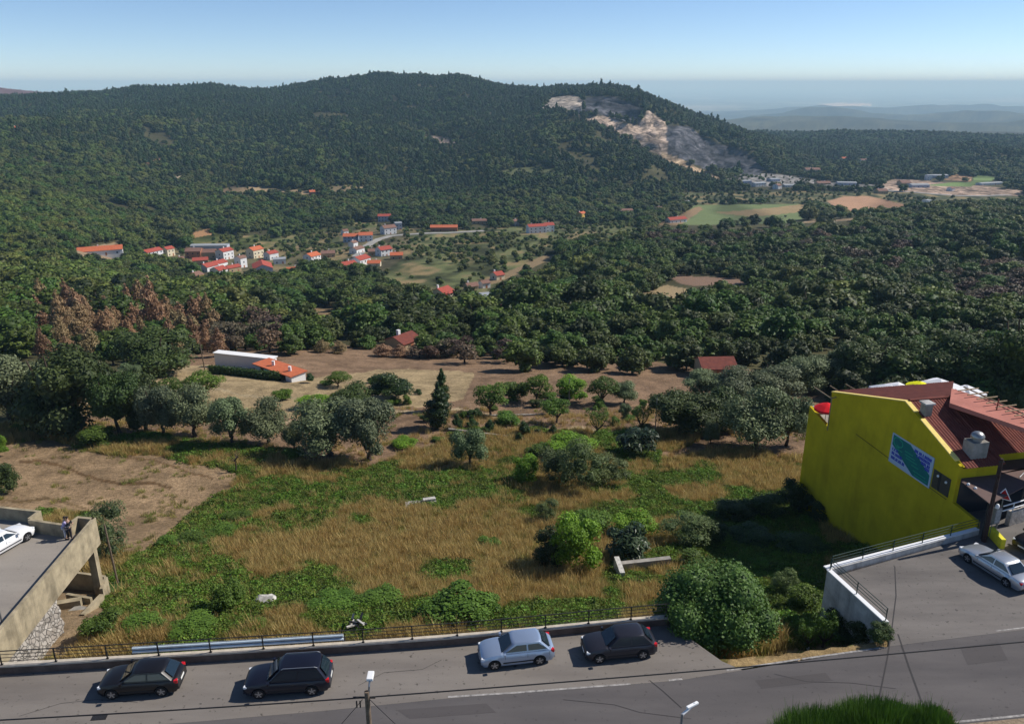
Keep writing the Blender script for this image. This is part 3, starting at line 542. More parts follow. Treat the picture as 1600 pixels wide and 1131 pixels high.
# ------------------------------------------------------------------ parapet wall with railing along the strip
def pathdist(pts):
    d = [0]
    for a, c in zip(pts, pts[1:]): d.append(d[-1] + (c - a).length)
    return d
PAR = [Vector(p[:2]) for p in INN]
def offset(pts, w):
    r = []
    for i, p in enumerate(pts):
        t = (pts[min(i + 1, len(pts) - 1)] - pts[max(0, i - 1)]).normalized(); r.append(p + Vector((-t.y, t.x)) * w)
    return r
# smooth the bend
def dense(pts, n=6):
    r = []
    for i in range(len(pts) - 1):
        p0, p1, p2, p3 = pts[max(0, i - 1)], pts[i], pts[i + 1], pts[min(len(pts) - 1, i + 2)]
        for k in range(n):
            t = k / n; r.append(.5 * ((2 * p1) + (p2 - p0) * t + (2 * p0 - 5 * p1 + 4 * p2 - p3) * t * t + (3 * p1 - p0 - 3 * p2 + p3) * t ** 3))
    return r + [pts[-1]]
PD = dense(PAR)
def wallmesh(pts, w, z0, z1):
    o = offset(pts, w); b = MB(); n = len(pts); vs = []
    for p, q in zip(pts, o): vs += [(*p, z0), (*q, z0), (*q, z1), (*p, z1)]
    fs = [(4 * i + k, 4 * i + (k + 1) % 4, 4 * i + 4 + (k + 1) % 4, 4 * i + 4 + k) for i in range(n - 1) for k in range(4)] + [(0, 1, 2, 3), (4 * n - 1, 4 * n - 2, 4 * n - 3, 4 * n - 4)]
    return b.add(vs, fs)
pw = thing('parapet_wall', 'long low parapet wall with pale top edging the parking strip', 'wall')
wallmesh(PD, .30, -4.5, .46).build('wall', M['wall_brown_shade'], pw)
wallmesh(offset(PD, -.025), .35, .46, .54).build('coping', mat('parapet_coping', (.50, .44, .36), .85, .2, var=.2, scale=2), pw)
def at_px(path, px):
    """point of a plan polyline seen at picture column px (ground level)"""
    best = None
    for a, c in zip(path, path[1:]):
        for k in range(24):
            p = a.lerp(c, k / 24); e = abs(project(p.x, p.y, .5)[0] - px)
            if best is None or e < best[0]: best = (e, p)
    return best[1]
RL = offset(PD, .15)
rail = thing('railing', 'black iron railing with four rails on the low parapet wall beside the parking strip', 'railing')
for px in (3, 88, 169, 249, 330, 411, 489, 568, 644, 715, 784, 852, 919, 986, 1040):
    p = at_px(RL, px); bb = MB(); bb.box((p.x, p.y, .54 + .45), (.06, .06, .9)); bb.box((p.x, p.y, .55), (.14, .14, .02)); bb.build('post', M['iron'], rail)
i0 = min(range(len(RL)), key=lambda i: abs(project(RL[i].x, RL[i].y, .5)[0] - 0))
for z, r in ((1.42, .030), (1.20, .018), (.98, .018), (.76, .018)):
    bb = MB(); bb.tube([(p.x, p.y, z) for p in RL[1:]], r, 6); bb.build('rail', M['iron'], rail)
sh = thing('pale_blue_pipe_bundle', 'long pale blue pipes lying along the outside of the railing', 'pipes')
a0, a1 = at_px(RL, 205), at_px(RL, 536); SP_ = [a0.lerp(a1, k / 6) for k in range(7)]; SP_ = [at_px(RL, 205 + 331 * k / 8) for k in range(9)]
for k, (dy, z) in enumerate(((.34, .58), (.40, .80))):
    o = offset(SP_, dy); bb = MB(); bb.tube([(p.x, p.y, z) for p in o], .10, 10); bb.build('pipe', M['blue_sheet'], sh, smooth=50)
for k in (0, 3, 6, 8):
    p = offset(SP_, .4)[k]; bb = MB(); bb.box((p.x, p.y, .35), (.08, .6, .36)); bb.build('bracket', M['iron'], sh)
# ------------------------------------------------------------------ concrete deck on columns, left
dk = thing('concrete_deck', 'raised concrete parking deck with thick parapet at the left edge', 'deck')
C0 = P(148, 808, 1.0); CB = P(0, 983, 1.0); din = (Vector(CB[:2]) - Vector(C0[:2])).normalized(); C1 = Vector(C0[:2]) + din * 16.5
TOP = [C1, Vector(C0[:2])] + [Vector(P(px, py, 1.0)[:2]) for px, py in ((121, 805.5), (103, 818), (47, 809.5), (64, 797), (0, 790), (-190, 770))]
b = MB(); b.prism([tuple(p) for p in TOP] + [(-62, 36)], -.55, .0); b.build('slab', M['concrete_grey'], dk)
m = surf('deck_paving', (.30, .27, .235), (.23, .205, .18), .75)
b = MB(); b.prism([tuple(p) for p in TOP] + [(-62, 36)], .0, .012); b.build('paving', m, dk)
ED_ = Vector((.06, 0)); wallmesh([TOP[0] + ED_, TOP[1] + ED_ + Vector((0, .03))], .26, -1.15, 1.0).build('edge_beam', M['concrete'], dk)
wallmesh([TOP[1] + Vector((-.0, -.0)), TOP[2]], .24, -.6, 1.0).build('parapet', M['concrete'], dk)
for i in range(2, 7): wallmesh([TOP[i], TOP[i + 1]], .22, -.6, .995 + .002 * i).build('parapet', M['concrete'], dk)
nrm = Vector((-din.y, din.x)); nrm = nrm if nrm.x < 0 else -nrm       # pointing under the deck
def along(d, inset=.35): return Vector(C0[:2]) + din * d + nrm * inset
for d in (.7,):
    p = along(d, .3); b = MB(); b.box((p.x, p.y, -3.7), (.5, .5, 5.2), rz=math.atan2(din.y, din.x)); b.build('column', M['concrete'], dk)
p = along(.7, 4.2); b = MB(); b.box((p.x, p.y, -3.7), (.5, .5, 6.3), rz=math.atan2(din.y, din.x)); b.build('column', M['concrete'], dk)
sw = thing('rubble_wall', 'pale rubble stone wall under the edge of the concrete deck', 'wall')
def face(d, out, z): q = Vector(C0[:2]) + din * d - nrm * out; return (q.x, q.y, z)
b = MB(); v = [face(6.4, -.05, -1.15), face(15, -.05, -1.15), face(15, .7, -6), face(8.6, 1.0, -6), face(6.4, -1.0, -1.15), face(15, -1.0, -1.15), face(15, -1.0, -6), face(8.0, -1.0, -6)]
b.add(v, [(0, 1, 2, 3), (5, 4, 7, 6), (4, 0, 3, 7), (1, 5, 6, 2), (4, 5, 1, 0), (3, 2, 6, 7)])
o = b.build('masonry', M['rubble'], sw)
bm = bmesh.new(); bm.from_mesh(o.data); bmesh.ops.subdivide_edges(bm, edges=bm.edges, cuts=24, use_grid_fill=True)
for vv in bm.verts:
    c = vv.co; n = vn(np.array([c.y * 2.1 + c.x]), np.array([c.z * 2.6]), 3)[0] + .5 * vn(np.array([c.y * 5]), np.array([c.z * 5.5]), 8)[0]; vv.co += Vector((-nrm.x, -nrm.y, 0)) * n * .34
bm.to_mesh(o.data); bm.free()
lw = thing('low_concrete_walls', 'low concrete basin walls on the ground under the deck column', 'wall')
def seg(px0, py0, px1, py1, z, h, th=.22, nm='wall', m='concrete'):
    a, c = Vector(P(px0, py0, z)[:2]), Vector(P(px1, py1, z)[:2]); wallmesh([a, c], th, z - 1.5, z + h).build(nm, M[m], lw)
seg(95, 905, 165, 915, -4.9, .8); seg(166, 915, 158, 934, -4.9, .81); seg(104, 936, 142, 943, -4.7, .45); seg(84, 950, 126, 943, -4.3, .3, .5); seg(158, 940, 128, 972, -4.6, .7, .3)
b = MB(); b.prism([tuple(P(px, py, -4.4)[:2]) for px, py in ((88, 966), (118, 985), (150, 950), (120, 944))], -5.6, -4.4); b.build('floor', M['concrete_grey'], lw)
# ------------------------------------------------------------------ white retaining wall with green railing, right
ww = thing('white_retaining_wall', 'white painted retaining wall around the corner of the parking area', 'wall')
wallmesh([W2, W1, W0][::-1][:2], .28, -6, .38).build('wall', M['white_wall'], ww); wallmesh([W1, W2], .28, -6, .384).build('wall', M['white_wall'], ww)
wallmesh([W0 + Vector((0, -.03)), W1], .32, .384, .46).build('coping', M['white_paint'], ww); wallmesh([W1 + Vector((-.25, .02)), W2], .33, .388, .464).build('coping', M['white_paint'], ww)
gr = thing('corner_railing', 'dark green railing on the white retaining wall by the parking area', 'railing')
def rails(p, q, n, zs=(1.3, 1.08, .86)):
    for k in range(n + 1):
        c = p.lerp(q, k / n); bb = MB(); bb.box((c.x, c.y, .46 + .43), (.05, .05, .86)); bb.build('post', M['green_iron'], gr)
    for z in zs: bb = MB(); bb.tube([(p.x, p.y, z), (q.x, q.y, z)], .022, 6); bb.build('rail', M['green_iron'], gr)
nW = Vector((-(W1 - W0).y, (W1 - W0).x)).normalized() * .14
rails(W0 + nW + (W1 - W0) * .02, W1 + nW - (W1 - W0).normalized() * .1, 2)
nW = Vector((-(W2 - W1).y, (W2 - W1).x)).normalized() * .14
rails(W1 + nW + (W2 - W1).normalized() * .15, W2 + nW, 5)
# ------------------------------------------------------------------ yellow building
G0 = Vector((33.5, 50.5)); GA = Vector((-.1985, .980)); GB = Vector((.980, .1985))
def G(t, s, z): q = G0 + GA * t + GB * s; return Vector((q.x, q.y, z))
def ongable(px, py, s=0.0):
    """(t, z) of the gable plane seen at a picture point"""
    a, b_, c = ray(px, py); nx, ny = GB; g = G0 + GB * s; k = (g.x * nx + g.y * ny) / (a * nx + b_ * ny); p = Vector((a * k, b_ * k, HC + c * k)); return ((Vector(p[:2]) - G0).dot(GA), p.z)
tE, zE = ongable(1500, 728); tR, zR = ongable(1415, 627); tB, zB = ongable(1300, 612); tL, zL = ongable(1265, 634); tLb, zLb = ongable(1286, 646)
print('GABLE', tE, zE, tR, zR, tB, zB, tL, zL)
yb = thing('yellow_building', 'yellow gabled building with red tiled roof beside the parking area', 'building')
b = MB(); prof = [(-.1, -9), (-.1, .75), (tE - .1, .95), (tE, .95), (tE, zE), (tR, zR), (tB, zB), (tB, zL - .75), (tL, zL), (tL, -12)]
b.extrude([G(t, 0, z) for t, z in prof], (GB.x * .3, GB.y * .3, 0)); b.build('gable_wall', M['yellow_wall'], yb)
b = MB(); b.prism([tuple(G(t, s, 0)[:2]) for t, s in ((tE + .02, .3), (tE + .02, 3.4), (tE + 2, 3.4), (tE + 2, 24), (8, 24), (8, 16), (tL, 16), (tL, .3))], -9, -.2); b.build('lower_storey', M['yellow_wall'], yb)
b = MB()
for (t, s0, s1) in ((tE, .3, 3.3), (tE + 1.9, 3.3, 24)): b.extrude([G(t, s0, -.2), G(t, s1, -.2), G(t, s1, zE - .25 + (t - tE) * .36), G(t, s0, zE - .25 + (t - tE) * .36)], (GA.x * .25, GA.y * .25, 0))
b.extrude([G(tE + .25, 3.1, -.2), G(tE + 1.9, 3.1, -.2), G(tE + 1.9, 3.1, zE + .3), G(tE + .25, 3.1, zE - .3)], (GB.x * .2, GB.y * .2, 0))
b.extrude([G(tB - .3, .3, -.2), G(tB - .3, 12.5, -.2), G(tB - .3, 12.5, zB - .1), G(tB - .3, .3, zB - .1)], (GA.x * .25, GA.y * .25, 0))
b.build('wall', M['yellow_wall'], yb)
b = MB(); b.extrude([G(tB - .3, .3, -.2), G(tB - .3, 16, -.2), G(tL, 16, -.2), G(tL, .3, -.2)], (0, 0, .15)); b.build('terrace_floor', M['concrete_grey'], yb)
b = MB(); b.extrude([G(tL - .2, .3, -.05), G(tL - .2, 16, -.05), G(tL - .2, 16, zL), G(tL - .2, .3, zL)], (GA.x * .2, GA.y * .2, 0)); b.build('terrace_wall', M['white_wall'], yb)
def coping(t0, z0, t1, z1, nm='coping'):
    b = MB(); a, c = G(t0, -.06, z0), G(t1, -.06, z1); up = Vector((0, 0, .09)); b.extrude([a + Vector((0, 0, .003)), c + Vector((0, 0, .003)), c + up, a + up], (GB.x * .42, GB.y * .42, 0)); b.build(nm, M['yellow_trim'], yb)
coping(tE + .5, zE + (.5) * (zR - zE) / (tR - tE), tR - 2.0, zR - 2.0 * (zR - zE) / (tR - tE)); coping(tR - 1.2, zR - 1.2 * (zR - zE) / (tR - tE), tR, zR); coping(tR, zR, tB, zB)
def tileroof(nm, t0, z0, t1, z1, s0, s1, m, pitch=.25, amp=.055, tcut=None):
    n = int((s1 - s0) / pitch); k = 6; v = []; rows = 9
    for j in range(rows + 1):
        for i in range(n * k + 1):
            s = s0 + (s1 - s0) * i / (n * k); f = j / rows; w = abs(math.sin(math.pi * i / k)) * amp
            te = tcut(s) if tcut else t1; tt = t0 + (te - t0) * f; v.append(G(tt, s, z0 + (z1 - z0) * (tt - t0) / (t1 - t0) + w + .05 - .012 * (j % 2)))
    w_ = n * k + 1; b = MB().add(v, [(j * w_ + i, j * w_ + i + 1, (j + 1) * w_ + i + 1, (j + 1) * w_ + i) for j in range(rows) for i in range(n * k)])
    o = b.build(nm, M[m], yb); return o
sl_ = (zR - zE) / (tR - tE)
r1 = tileroof('roof', tE - .35, zE - .35 * sl_, tR, zR, .3, 3.5, 'tile_brown'); tileroof('roof', tE + .6, zE + .6 * sl_, tR, zR, 3.5, 9.5, 'tile_brown', tcut=lambda s: min(tR, tR + .3 - (s - 4) * .86))
tileroof('roof', tR, zR, tB + .1, zB, .3, 12.9, 'tile_brown', tcut=lambda s: tB + .1)
b = MB(); b.tube([G(tR, .3, zR + .08), G(tR, 6.0, zR + .08)], .13, 8); b.build('ridge_tiles', M['tile_brown'], yb, smooth=50)
b = MB(); b.tube([G(tE - .3, 3.5, zE + .02), G(tR - 1, 3.5, zR - .3)], .12, 8); b.build('valley_tiles', M['tile_brown'], yb, smooth=50)
q = [P(1487, 606, 6.75), P(1700, 672, 6.75), P(1700, 702, 6.75), P(1484, 629, 6.75)]
b = MB(); b.extrude(q, (0, 0, -.35)); b.build('roof_slab', M['pink_slab'], yb)
b = MB(); zr_ = lambda t: zE + (t - tE) * sl_; tc_ = lambda s: tR + .3 - (s - 4) * .86
b.extrude([G(tc_(4) - .1, 4, zR - .3), G(tc_(9.5) - .1, 9.5, zr_(tc_(9.5)) - .3), G(tc_(9.5) - .1, 9.5, 6.38), G(tc_(4) - .1, 4, 6.38)], (GA.x * .2, GA.y * .2, 0)); b.build('upper_wall', M['tile_brown'], yb)
for (t, s0, s1) in ((tE, .32, 3.3), (tE + 1.9, 3.35, 24)):
    b = MB(); b.extrude([G(t - .03, s0, .0), G(t - .03, s1, .0), G(t - .03, s1, 2.75), G(t - .03, s0, 2.75)], (GA.x * .03, GA.y * .03, 0)); b.build('dark_front', M['window_dark'], yb)  # thin dark sheet over the front walls below the canopy
def boxg(t, s, z, d, nm, m, par=None): b = MB(); c = G(t, s, z); b.box(c, d, rz=math.atan2(GB.y, GB.x)); return b.build(nm, M[m], par or yb)
c1t, c1s = tR - 1.5, .75
ch = boxg(c1t, c1s, zR - .35, (.62, .62, 1.5), 'chimney', 'concrete_grey'); boxg(c1t, c1s, zR + .45, (.85, .85, .12), 'chimney_cap', 'white_wall', ch)
c2t, c2s = tE + .95, 1.9
ch = boxg(c2t, c2s, zE + .75, (1.35, 1.0, 1.5), 'chimney', 'concrete_grey'); c = G(c2t, c2s, zE + 1.5)
b = MB(); b.cyl((c.x, c.y, c.z + .12), .36, .26, 14); b.sphere((c.x, c.y, c.z + .3), (.5, .5, .42), 16, 10, z0=-.2); b.build('chimney_cowl', M['grey_metal'], ch, smooth=50)
rb_ = [o for o in yb.children if o.name.startswith('roof') and o.name != 'roof_slab'][2]; bm = bmesh.new(); bm.from_mesh(rb_.data)
p0, p1 = G(tR, 4.2, 0), G(tB, 12.9, 0); n_ = Vector((p1 - p0)).cross(Vector((0, 0, 1))); bmesh.ops.bisect_plane(bm, geom=bm.verts[:] + bm.edges[:] + bm.faces[:], plane_co=p0, plane_no=n_, clear_outer=True); bm.to_mesh(rb_.data); bm.free()
# window in the gable
wq = [ongable(*p) for p in ((1460, 733), (1487, 747), (1481, 776), (1455, 760))]
t0, t1 = wq[0][0], wq[1][0]; z1, z0 = (wq[0][1] + wq[1][1]) / 2, (wq[2][1] + wq[3][1]) / 2
def gq(t0, t1, z0, z1, off, th, nm, m, par):
    b = MB(); b.extrude([G(t0, -off, z0), G(t1, -off, z0), G(t1, -off, z1), G(t0, -off, z1)], (GB.x * th, GB.y * th, 0)); return b.build(nm, M[m], par)
wf = gq(t0, t1, z0, z1, .03, .025, 'window', 'window_dark', yb); gq(t0 - .35 * (t0 - t1), t0 - .45 * (t0 - t1), z0 + .02, z1 - .02, .045, .012, 'mullion', 'trim', wf)
for t, z in ((t0 + (t1 - t0) * .3, z1 - .35), (t0 + (t1 - t0) * .78, z1 - .45)): b = MB(); b.sphere(G(t, -.05, z), .11, 8, 6); b.build('lamp', M['white_paint'], wf, smooth=60)
# canopy over the porch
cv = [Vector(P(1501, 751, 2.95)), Vector(P(1547, 788, 2.9)), Vector(P(1600, 761, 2.9)), Vector(P(1760, 690, 2.9)), G(tE + 1.9, 24, 2.95), G(tE + 1.9, 3.3, 2.95), G(tE, 3.3, 2.95), G(tE, .35, 2.95)]
b = MB(); b.extrude([Vector((p.x, p.y, 2.9)) for p in cv], (0, 0, .07)); b.build('canopy', M['canopy'], yb)
for s_, p in ((0, cv[1].lerp(cv[0], .06)), (1, cv[2])): b = MB(); b.tube([(p.x + .12, p.y + .12, 0), (p.x + .12, p.y + .12, 2.88)], .05, 8); b.build('canopy_post', M['dark_metal'], yb)
b = MB(); b.tube([G(tE - .8, 4.6, 3.02), G(tE - .2, 5.6, 3.06), G(tE - .1, 8, 3.06)], .03, 6); b.build('gutter_pipe', M['grey_metal'], yb)
for px, py in ((1513, 756), (1524, 762)): b = MB(); b.sphere(P(px, py, 3.0), .12, 8, 6); b.build('canopy_lamp', M['white_paint'], yb, smooth=60)
b = MB(); b.tube([G(14.5, -.04, 1.2), G(8.8, -.04, 1.0), G(3.0, -.04, .9)], .02, 5); b.build('wall_cable', M['trim'], yb)
# advertising board on the gable
sq = [ongable(*p) for p in ((1397, 675), (1462, 716), (1452, 758), (1388, 722))]
print('SIGN', sq)
ts0, ts1 = (sq[0][0] + sq[3][0]) / 2, (sq[1][0] + sq[2][0]) / 2; zs1, zs0 = (sq[0][1] + sq[1][1]) / 2, (sq[2][1] + sq[3][1]) / 2
sb = thing('sign_board', 'blue and teal advertising board on the yellow gable wall', 'sign')
def sg(poly, off, nm, m, par=sb, th=.006):
    b = MB(); w = ts1 - ts0; h = zs1 - zs0
    for pl in poly: b.extrude([G(ts0 + w * x, -off, zs0 + h * y) for x, y in pl], (GB.x * th, GB.y * th, 0))
    return b.build(nm, M[m], par)
sg([[(0, 0), (1, 0), (1, 1), (0, 1)]], .07, 'panel', 'sign_white', th=.065)
sg([[(.03, .96), (.45, .96), (.97, .40), (.97, .05), (.60, .05), (.03, .62)]], .078, 'band', 'sign_teal')
def comb(gl):
    """a row of letter-like strokes standing on one thin base line, as a single outline"""
    y0 = min(p[0][1] for p in gl); o = [(gl[0][0][0], y0), (gl[-1][1][0], y0)]; base = y0 + .014
    for p in gl[::-1]: o += [(p[1][0], base), (p[2][0], p[2][1]), (p[3][0], p[3][1]), (p[0][0], base)]
    r = []
    for q in o:
        if not r or abs(q[0] - r[-1][0]) + abs(q[1] - r[-1][1]) > 1e-6: r.append(q)
    return r
g = random.Random(4)
for (x0, x1, y) in ((.56, .96, .87), (.62, .96, .75), (.74, .96, .63), (.84, .96, .52), (.05, .20, .49), (.05, .32, .35), (.05, .40, .20)):
    x = x0; L_ = []
    while x < x1 - .02: w = g.uniform(.018, .034); hh = g.choice((.075, .095)); L_.append([(x, y - hh / 2), (x + w, y - hh / 2), (x + w, y + .05), (x, y + .05)]); x += w + (.006 if g.random() < .8 else .024)
    sg([comb(L_)], .0825, 'lettering', 'sign_blue')
def ringm(r0, r1, a0, a1, cx, n=14):
    b = MB(); vs = []
    for k in range(n + 1):
        a = R(a0 + (a1 - a0) * k / n)
        for r, o in ((r0, .0825), (r1, .0825)): q = (cx + r * math.cos(a), .78 + r * 1.5 * math.sin(a)); vs.append(G(ts0 + (ts1 - ts0) * q[0], -o, zs0 + (zs1 - zs0) * q[1]))
    b.add(vs, [(2 * k, 2 * k + 1, 2 * k + 3, 2 * k + 2) for k in range(n)]); return b.build('emblem', M['sign_light'], sb)
ringm(.095, .115, 60, 300, .16); ringm(.07, .09, -130, 100, .20)
for x0, x1, y in ((.10, .28, .56), (.35, .55, .66), (.37, .60, .56), (.40, .66, .47), (.55, .72, .36), (.60, .88, .22), (.64, .92, .12)):
    x = x0; arc = []
    while x < x1: arc.append([(x, y - .012), (x + .022, y - .012), (x + .022, y + .018), (x, y + .018)]); x += .034
    sg([comb(arc)], .0825, 'small_print', 'sign_light')
# rafters and parasols of the roof terrace
pg = thing('pergola', 'pale timber pergola rafters sticking out behind the pink roof slab', 'pergola')
b = MB(); b.tube([P(1506, 604, 6.9), P(1720, 700, 6.9)], .06, 6); b.build('beam', M['beam'], pg)
for k in range(9):
    f = k / 8; x0, y0 = 1503 + 118 * f, 607.5 + 52 * f; b = MB(); b.tube([P(x0 - 6, y0 + 2.5, 6.98), P(x0 + 26, y0 - 1.5, 6.98)], .055, 6); b.build('rafter', M['beam'], pg)
b = MB(); p = P(1557, 640, 6.75); b.tube([p, p + Vector((0, 0, .9))], .05, 6); b.build('post', M['tile_brown'], pg)
pg2 = thing('pergola', 'three thin rafters leaning out over the rear terrace of the yellow building', 'pergola')
for x0, y0, x1, y1 in ((1272, 604, 1299, 622), (1297, 602, 1314, 613), (1322, 600, 1340, 610)):
    b = MB(); b.tube([P(x0, y0, 3.3), P(x1, y1, 3.3)], .05, 6); b.build('rafter', M['beam'], pg2)
b = MB(); b.tube([P(1299, 622, 3.3) , P(1345, 609.5, 3.3)], .05, 6); b.build('beam', M['beam'], pg2)
for px in (1300, 1338): p = P(px, 620 if px == 1300 else 611, 3.3); b = MB(); b.tube([(p.x, p.y, -.05), p], .05, 6); b.build('post', M['beam'], pg2)
def parasol(px, py, z, w, m, label, mark=False, rnd=False, rz=.2, hh=.75):
    p = P(px, py, z); t = thing('parasol', label, 'parasol', (p.x, p.y, -.05), rz); H_ = z + .05
    b = MB(); n = 12 if rnd else 4; ring = [(w / 2 * (1 if rnd else 1.41) * math.cos(2 * math.pi * (i + .5) / n), w / 2 * (1 if rnd else 1.41) * math.sin(2 * math.pi * (i + .5) / n), H_ - hh) for i in range(n)]
    mid = [(x * .5, y * .5, H_ - hh * .42) for x, y, z_ in ring]; val = [(x, y, H_ - hh - .22) for x, y, z_ in ring]
    b.add([(0, 0, H_)] + mid + ring + val, [(0, 1 + i, 1 + (i + 1) % n) for i in range(n)] + [(1 + i, 1 + n + i, 1 + n + (i + 1) % n, 1 + (i + 1) % n) for i in range(n)] + [(1 + n + i, 1 + 2 * n + i, 1 + 2 * n + (i + 1) % n, 1 + n + (i + 1) % n) for i in range(n)])
    c = b.build('canopy', M[m], t); b = MB(); b.tube([(0, 0, 0), (0, 0, H_ - .05)], .03, 8); b.build('pole', M['grey_metal'], t); b = MB(); b.cyl((0, 0, .05), .3, .1, 14); b.build('base', M['concrete_grey'], t)
    if mark:
        for i in range(4):
            a = [Vector(v) for v in (ring[i], ring[(i + 1) % 4])]; top = Vector((0, 0, H_)); def_ = lambda u, v: (a[0].lerp(a[1], u)).lerp(top, v) + Vector((0, 0, .05)); b = MB()
            b.add([def_(.36, .25), def_(.62, .25), def_(.5, .55), def_(.36, .5)], [(0, 1, 2, 3)]); b.build('print', M['mark_red'], c)
parasol(1392, 601, 3.3, 3.2, 'umb_white', 'white square parasol with red print, leftmost behind the tiled roof', True, rz=.35)
parasol(1404, 598, 3.4, 3.6, 'umb_white', 'white square parasol with red print between the leftmost white one and the yellow one', True, rz=.3)
parasol(1470, 591, 3.5, 4.2, 'umb_white', 'largest white parasol with red print right of the yellow parasol', True, rz=.5, hh=1.0)
parasol(1438, 595, 3.9, 2.4, 'umb_yellow', 'bright yellow round parasol between two white ones', rnd=True, hh=.5)
parasol(1512, 601, 3.0, 2.6, 'umb_white', 'white parasol half hidden behind the pergola rafters', rz=.5)
parasol(1500, 606, 2.4, 2.2, 'umb_yellow', 'low yellow parasol peeping above the pink roof slab', rnd=True, hh=.5)
parasol(1293, 628, 2.0, 2.3, 'umb_red', 'red parasol on the lower terrace at the corner of the yellow wall', rnd=True, hh=.6)
# ------------------------------------------------------------------ foliage
LM = {
 'oak': leafmat('oak_leaves', (.026, .042, .010), (.098, .136, .025), .15, .42),
 'oak_near': leafmat('evergreen_oak_leaves', (.028, .046, .015), (.080, .112, .030), .15, .2),
 'lightoak': leafmat('light_oak_leaves', (.055, .07, .016), (.16, .18, .042), .15, .3),
 'pine': leafmat('pine_needles', (.020, .036, .012), (.074, .102, .028), .1, .35),
 'olive': leafmat('olive_leaves', (.066, .088, .044), (.20, .24, .13), .12, .2),
 'green': leafmat('fresh_green_leaves', (.045, .085, .013), (.14, .215, .035), .25, .2),
 'bright': leafmat('bright_green_leaves', (.08, .15, .012), (.24, .40, .04), .3, .12),
 'fig': leafmat('fig_leaves', (.034, .072, .012), (.125, .205, .042), .2, .1),
 'citrus': leafmat('citrus_leaves', (.016, .036, .012), (.06, .10, .022), .15, .2, .45),
 'loquat': leafmat('broad_dark_leaves', (.012, .03, .014), (.07, .10, .05), .12, .1, .4),
 'acacia': leafmat('grey_green_leaves', (.055, .085, .03), (.16, .20, .075), .15, .2),
 'burnt': leafmat('scorched_leaves', (.19, .12, .07), (.46, .30, .18), .15, .3, hue=[(.7, .62, .6), (1, .9, .85), (.8, .95, .75), (1.1, 1, .9)]),
 'scorch': leafmat('dark_scorched_leaves', (.06, .042, .032), (.17, .11, .08), .1, .3),
 'drygrass': leafmat('dry_grass', (.27, .19, .072), (.60, .455, .195), .4, .3, .7, hue=[(.85, .72, .6), (1, .95, .85), (1.05, 1.1, 1.05), (1.15, 1.15, 1.05)]),
 'weed': leafmat('weed_leaves', (.055, .095, .014), (.175, .25, .045), .35, .35, .7),
 'midgrass': leafmat('half_dry_grass', (.12, .125, .03), (.30, .275, .08), .3, .3, .7),
 'lawn': leafmat('green_blades', (.02, .06, .008), (.09, .19, .02), .3, .1, .6),
}
def leaves(blobs, n, ls, seed, aspect=.55, inner=.74, out=1.08, droop=0.0, bias=.9):
    """many leaf-sized faces spread over the outside of a crown made of ellipsoid clumps"""
    g = np.random.default_rng(seed); B = np.array(blobs, float); w = (B[:, 3] * B[:, 4] + B[:, 5] * B[:, 3]); w = w / w.sum()
    k = g.choice(len(B), n, p=w); d = g.normal(size=(n, 3)); d /= np.linalg.norm(d, axis=1)[:, None]
    d[:, 2] = np.where(d[:, 2] < -.6, -d[:, 2], d[:, 2])
    r = g.uniform(inner, out, n) + g.normal(0, .05, n); c = B[k, :3] + d * B[k, 3:6] * r[:, None]
    ok = np.ones(n, bool)
    for i, b in enumerate(B):
        q = (((c - b[:3]) / b[3:6]) ** 2).sum(1); ok &= (q > .62) | (k == i)
    c = c[ok]; d = d[ok]; k = k[ok]; n = len(c)
    nm = d * bias + g.normal(size=(n, 3)) * .55; nm[:, 2] += .25; nm /= np.linalg.norm(nm, axis=1)[:, None]
    t = g.normal(size=(n, 3)); t[:, 2] -= droop * 3; t -= nm * (t * nm).sum(1)[:, None]; t /= np.linalg.norm(t, axis=1)[:, None]; bt = np.cross(nm, t)
    L = ls * g.uniform(.6, 1.35, n)[:, None]; wv = L * aspect
    V = np.stack([c - t * L * .5, c + bt * wv * .5 - t * L * .05, c + t * L * .5 + nm * L * .05, c - bt * wv * .5 - t * L * .05], 1).reshape(-1, 3)
    cv = g.uniform(0, 1, len(B))[k]; var = np.clip(.45 * cv + .55 * g.uniform(0, 1, n), 0, 1)
    return V, np.repeat(var, 4)
def ico():
    bm = bmesh.new(); bmesh.ops.create_icosphere(bm, subdivisions=2, radius=1); v = np.array([x.co[:] for x in bm.verts]); f = np.array([[x.index for x in q.verts] for q in bm.faces]); bm.free(); return v, f
ICO = ico()
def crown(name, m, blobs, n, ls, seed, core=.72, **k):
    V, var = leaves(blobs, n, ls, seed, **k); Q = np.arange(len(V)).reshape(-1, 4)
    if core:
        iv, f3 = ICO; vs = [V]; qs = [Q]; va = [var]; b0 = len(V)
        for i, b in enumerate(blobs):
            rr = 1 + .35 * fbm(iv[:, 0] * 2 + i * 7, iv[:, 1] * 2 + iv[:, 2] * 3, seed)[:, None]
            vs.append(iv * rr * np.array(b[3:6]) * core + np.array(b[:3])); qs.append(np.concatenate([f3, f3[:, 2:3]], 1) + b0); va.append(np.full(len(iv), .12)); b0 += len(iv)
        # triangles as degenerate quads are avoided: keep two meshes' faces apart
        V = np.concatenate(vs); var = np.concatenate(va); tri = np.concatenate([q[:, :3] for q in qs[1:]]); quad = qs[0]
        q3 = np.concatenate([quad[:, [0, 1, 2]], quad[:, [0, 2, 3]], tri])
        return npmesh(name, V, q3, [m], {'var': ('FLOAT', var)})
    return npmesh(name, V, Q, [m], {'var': ('FLOAT', var)})
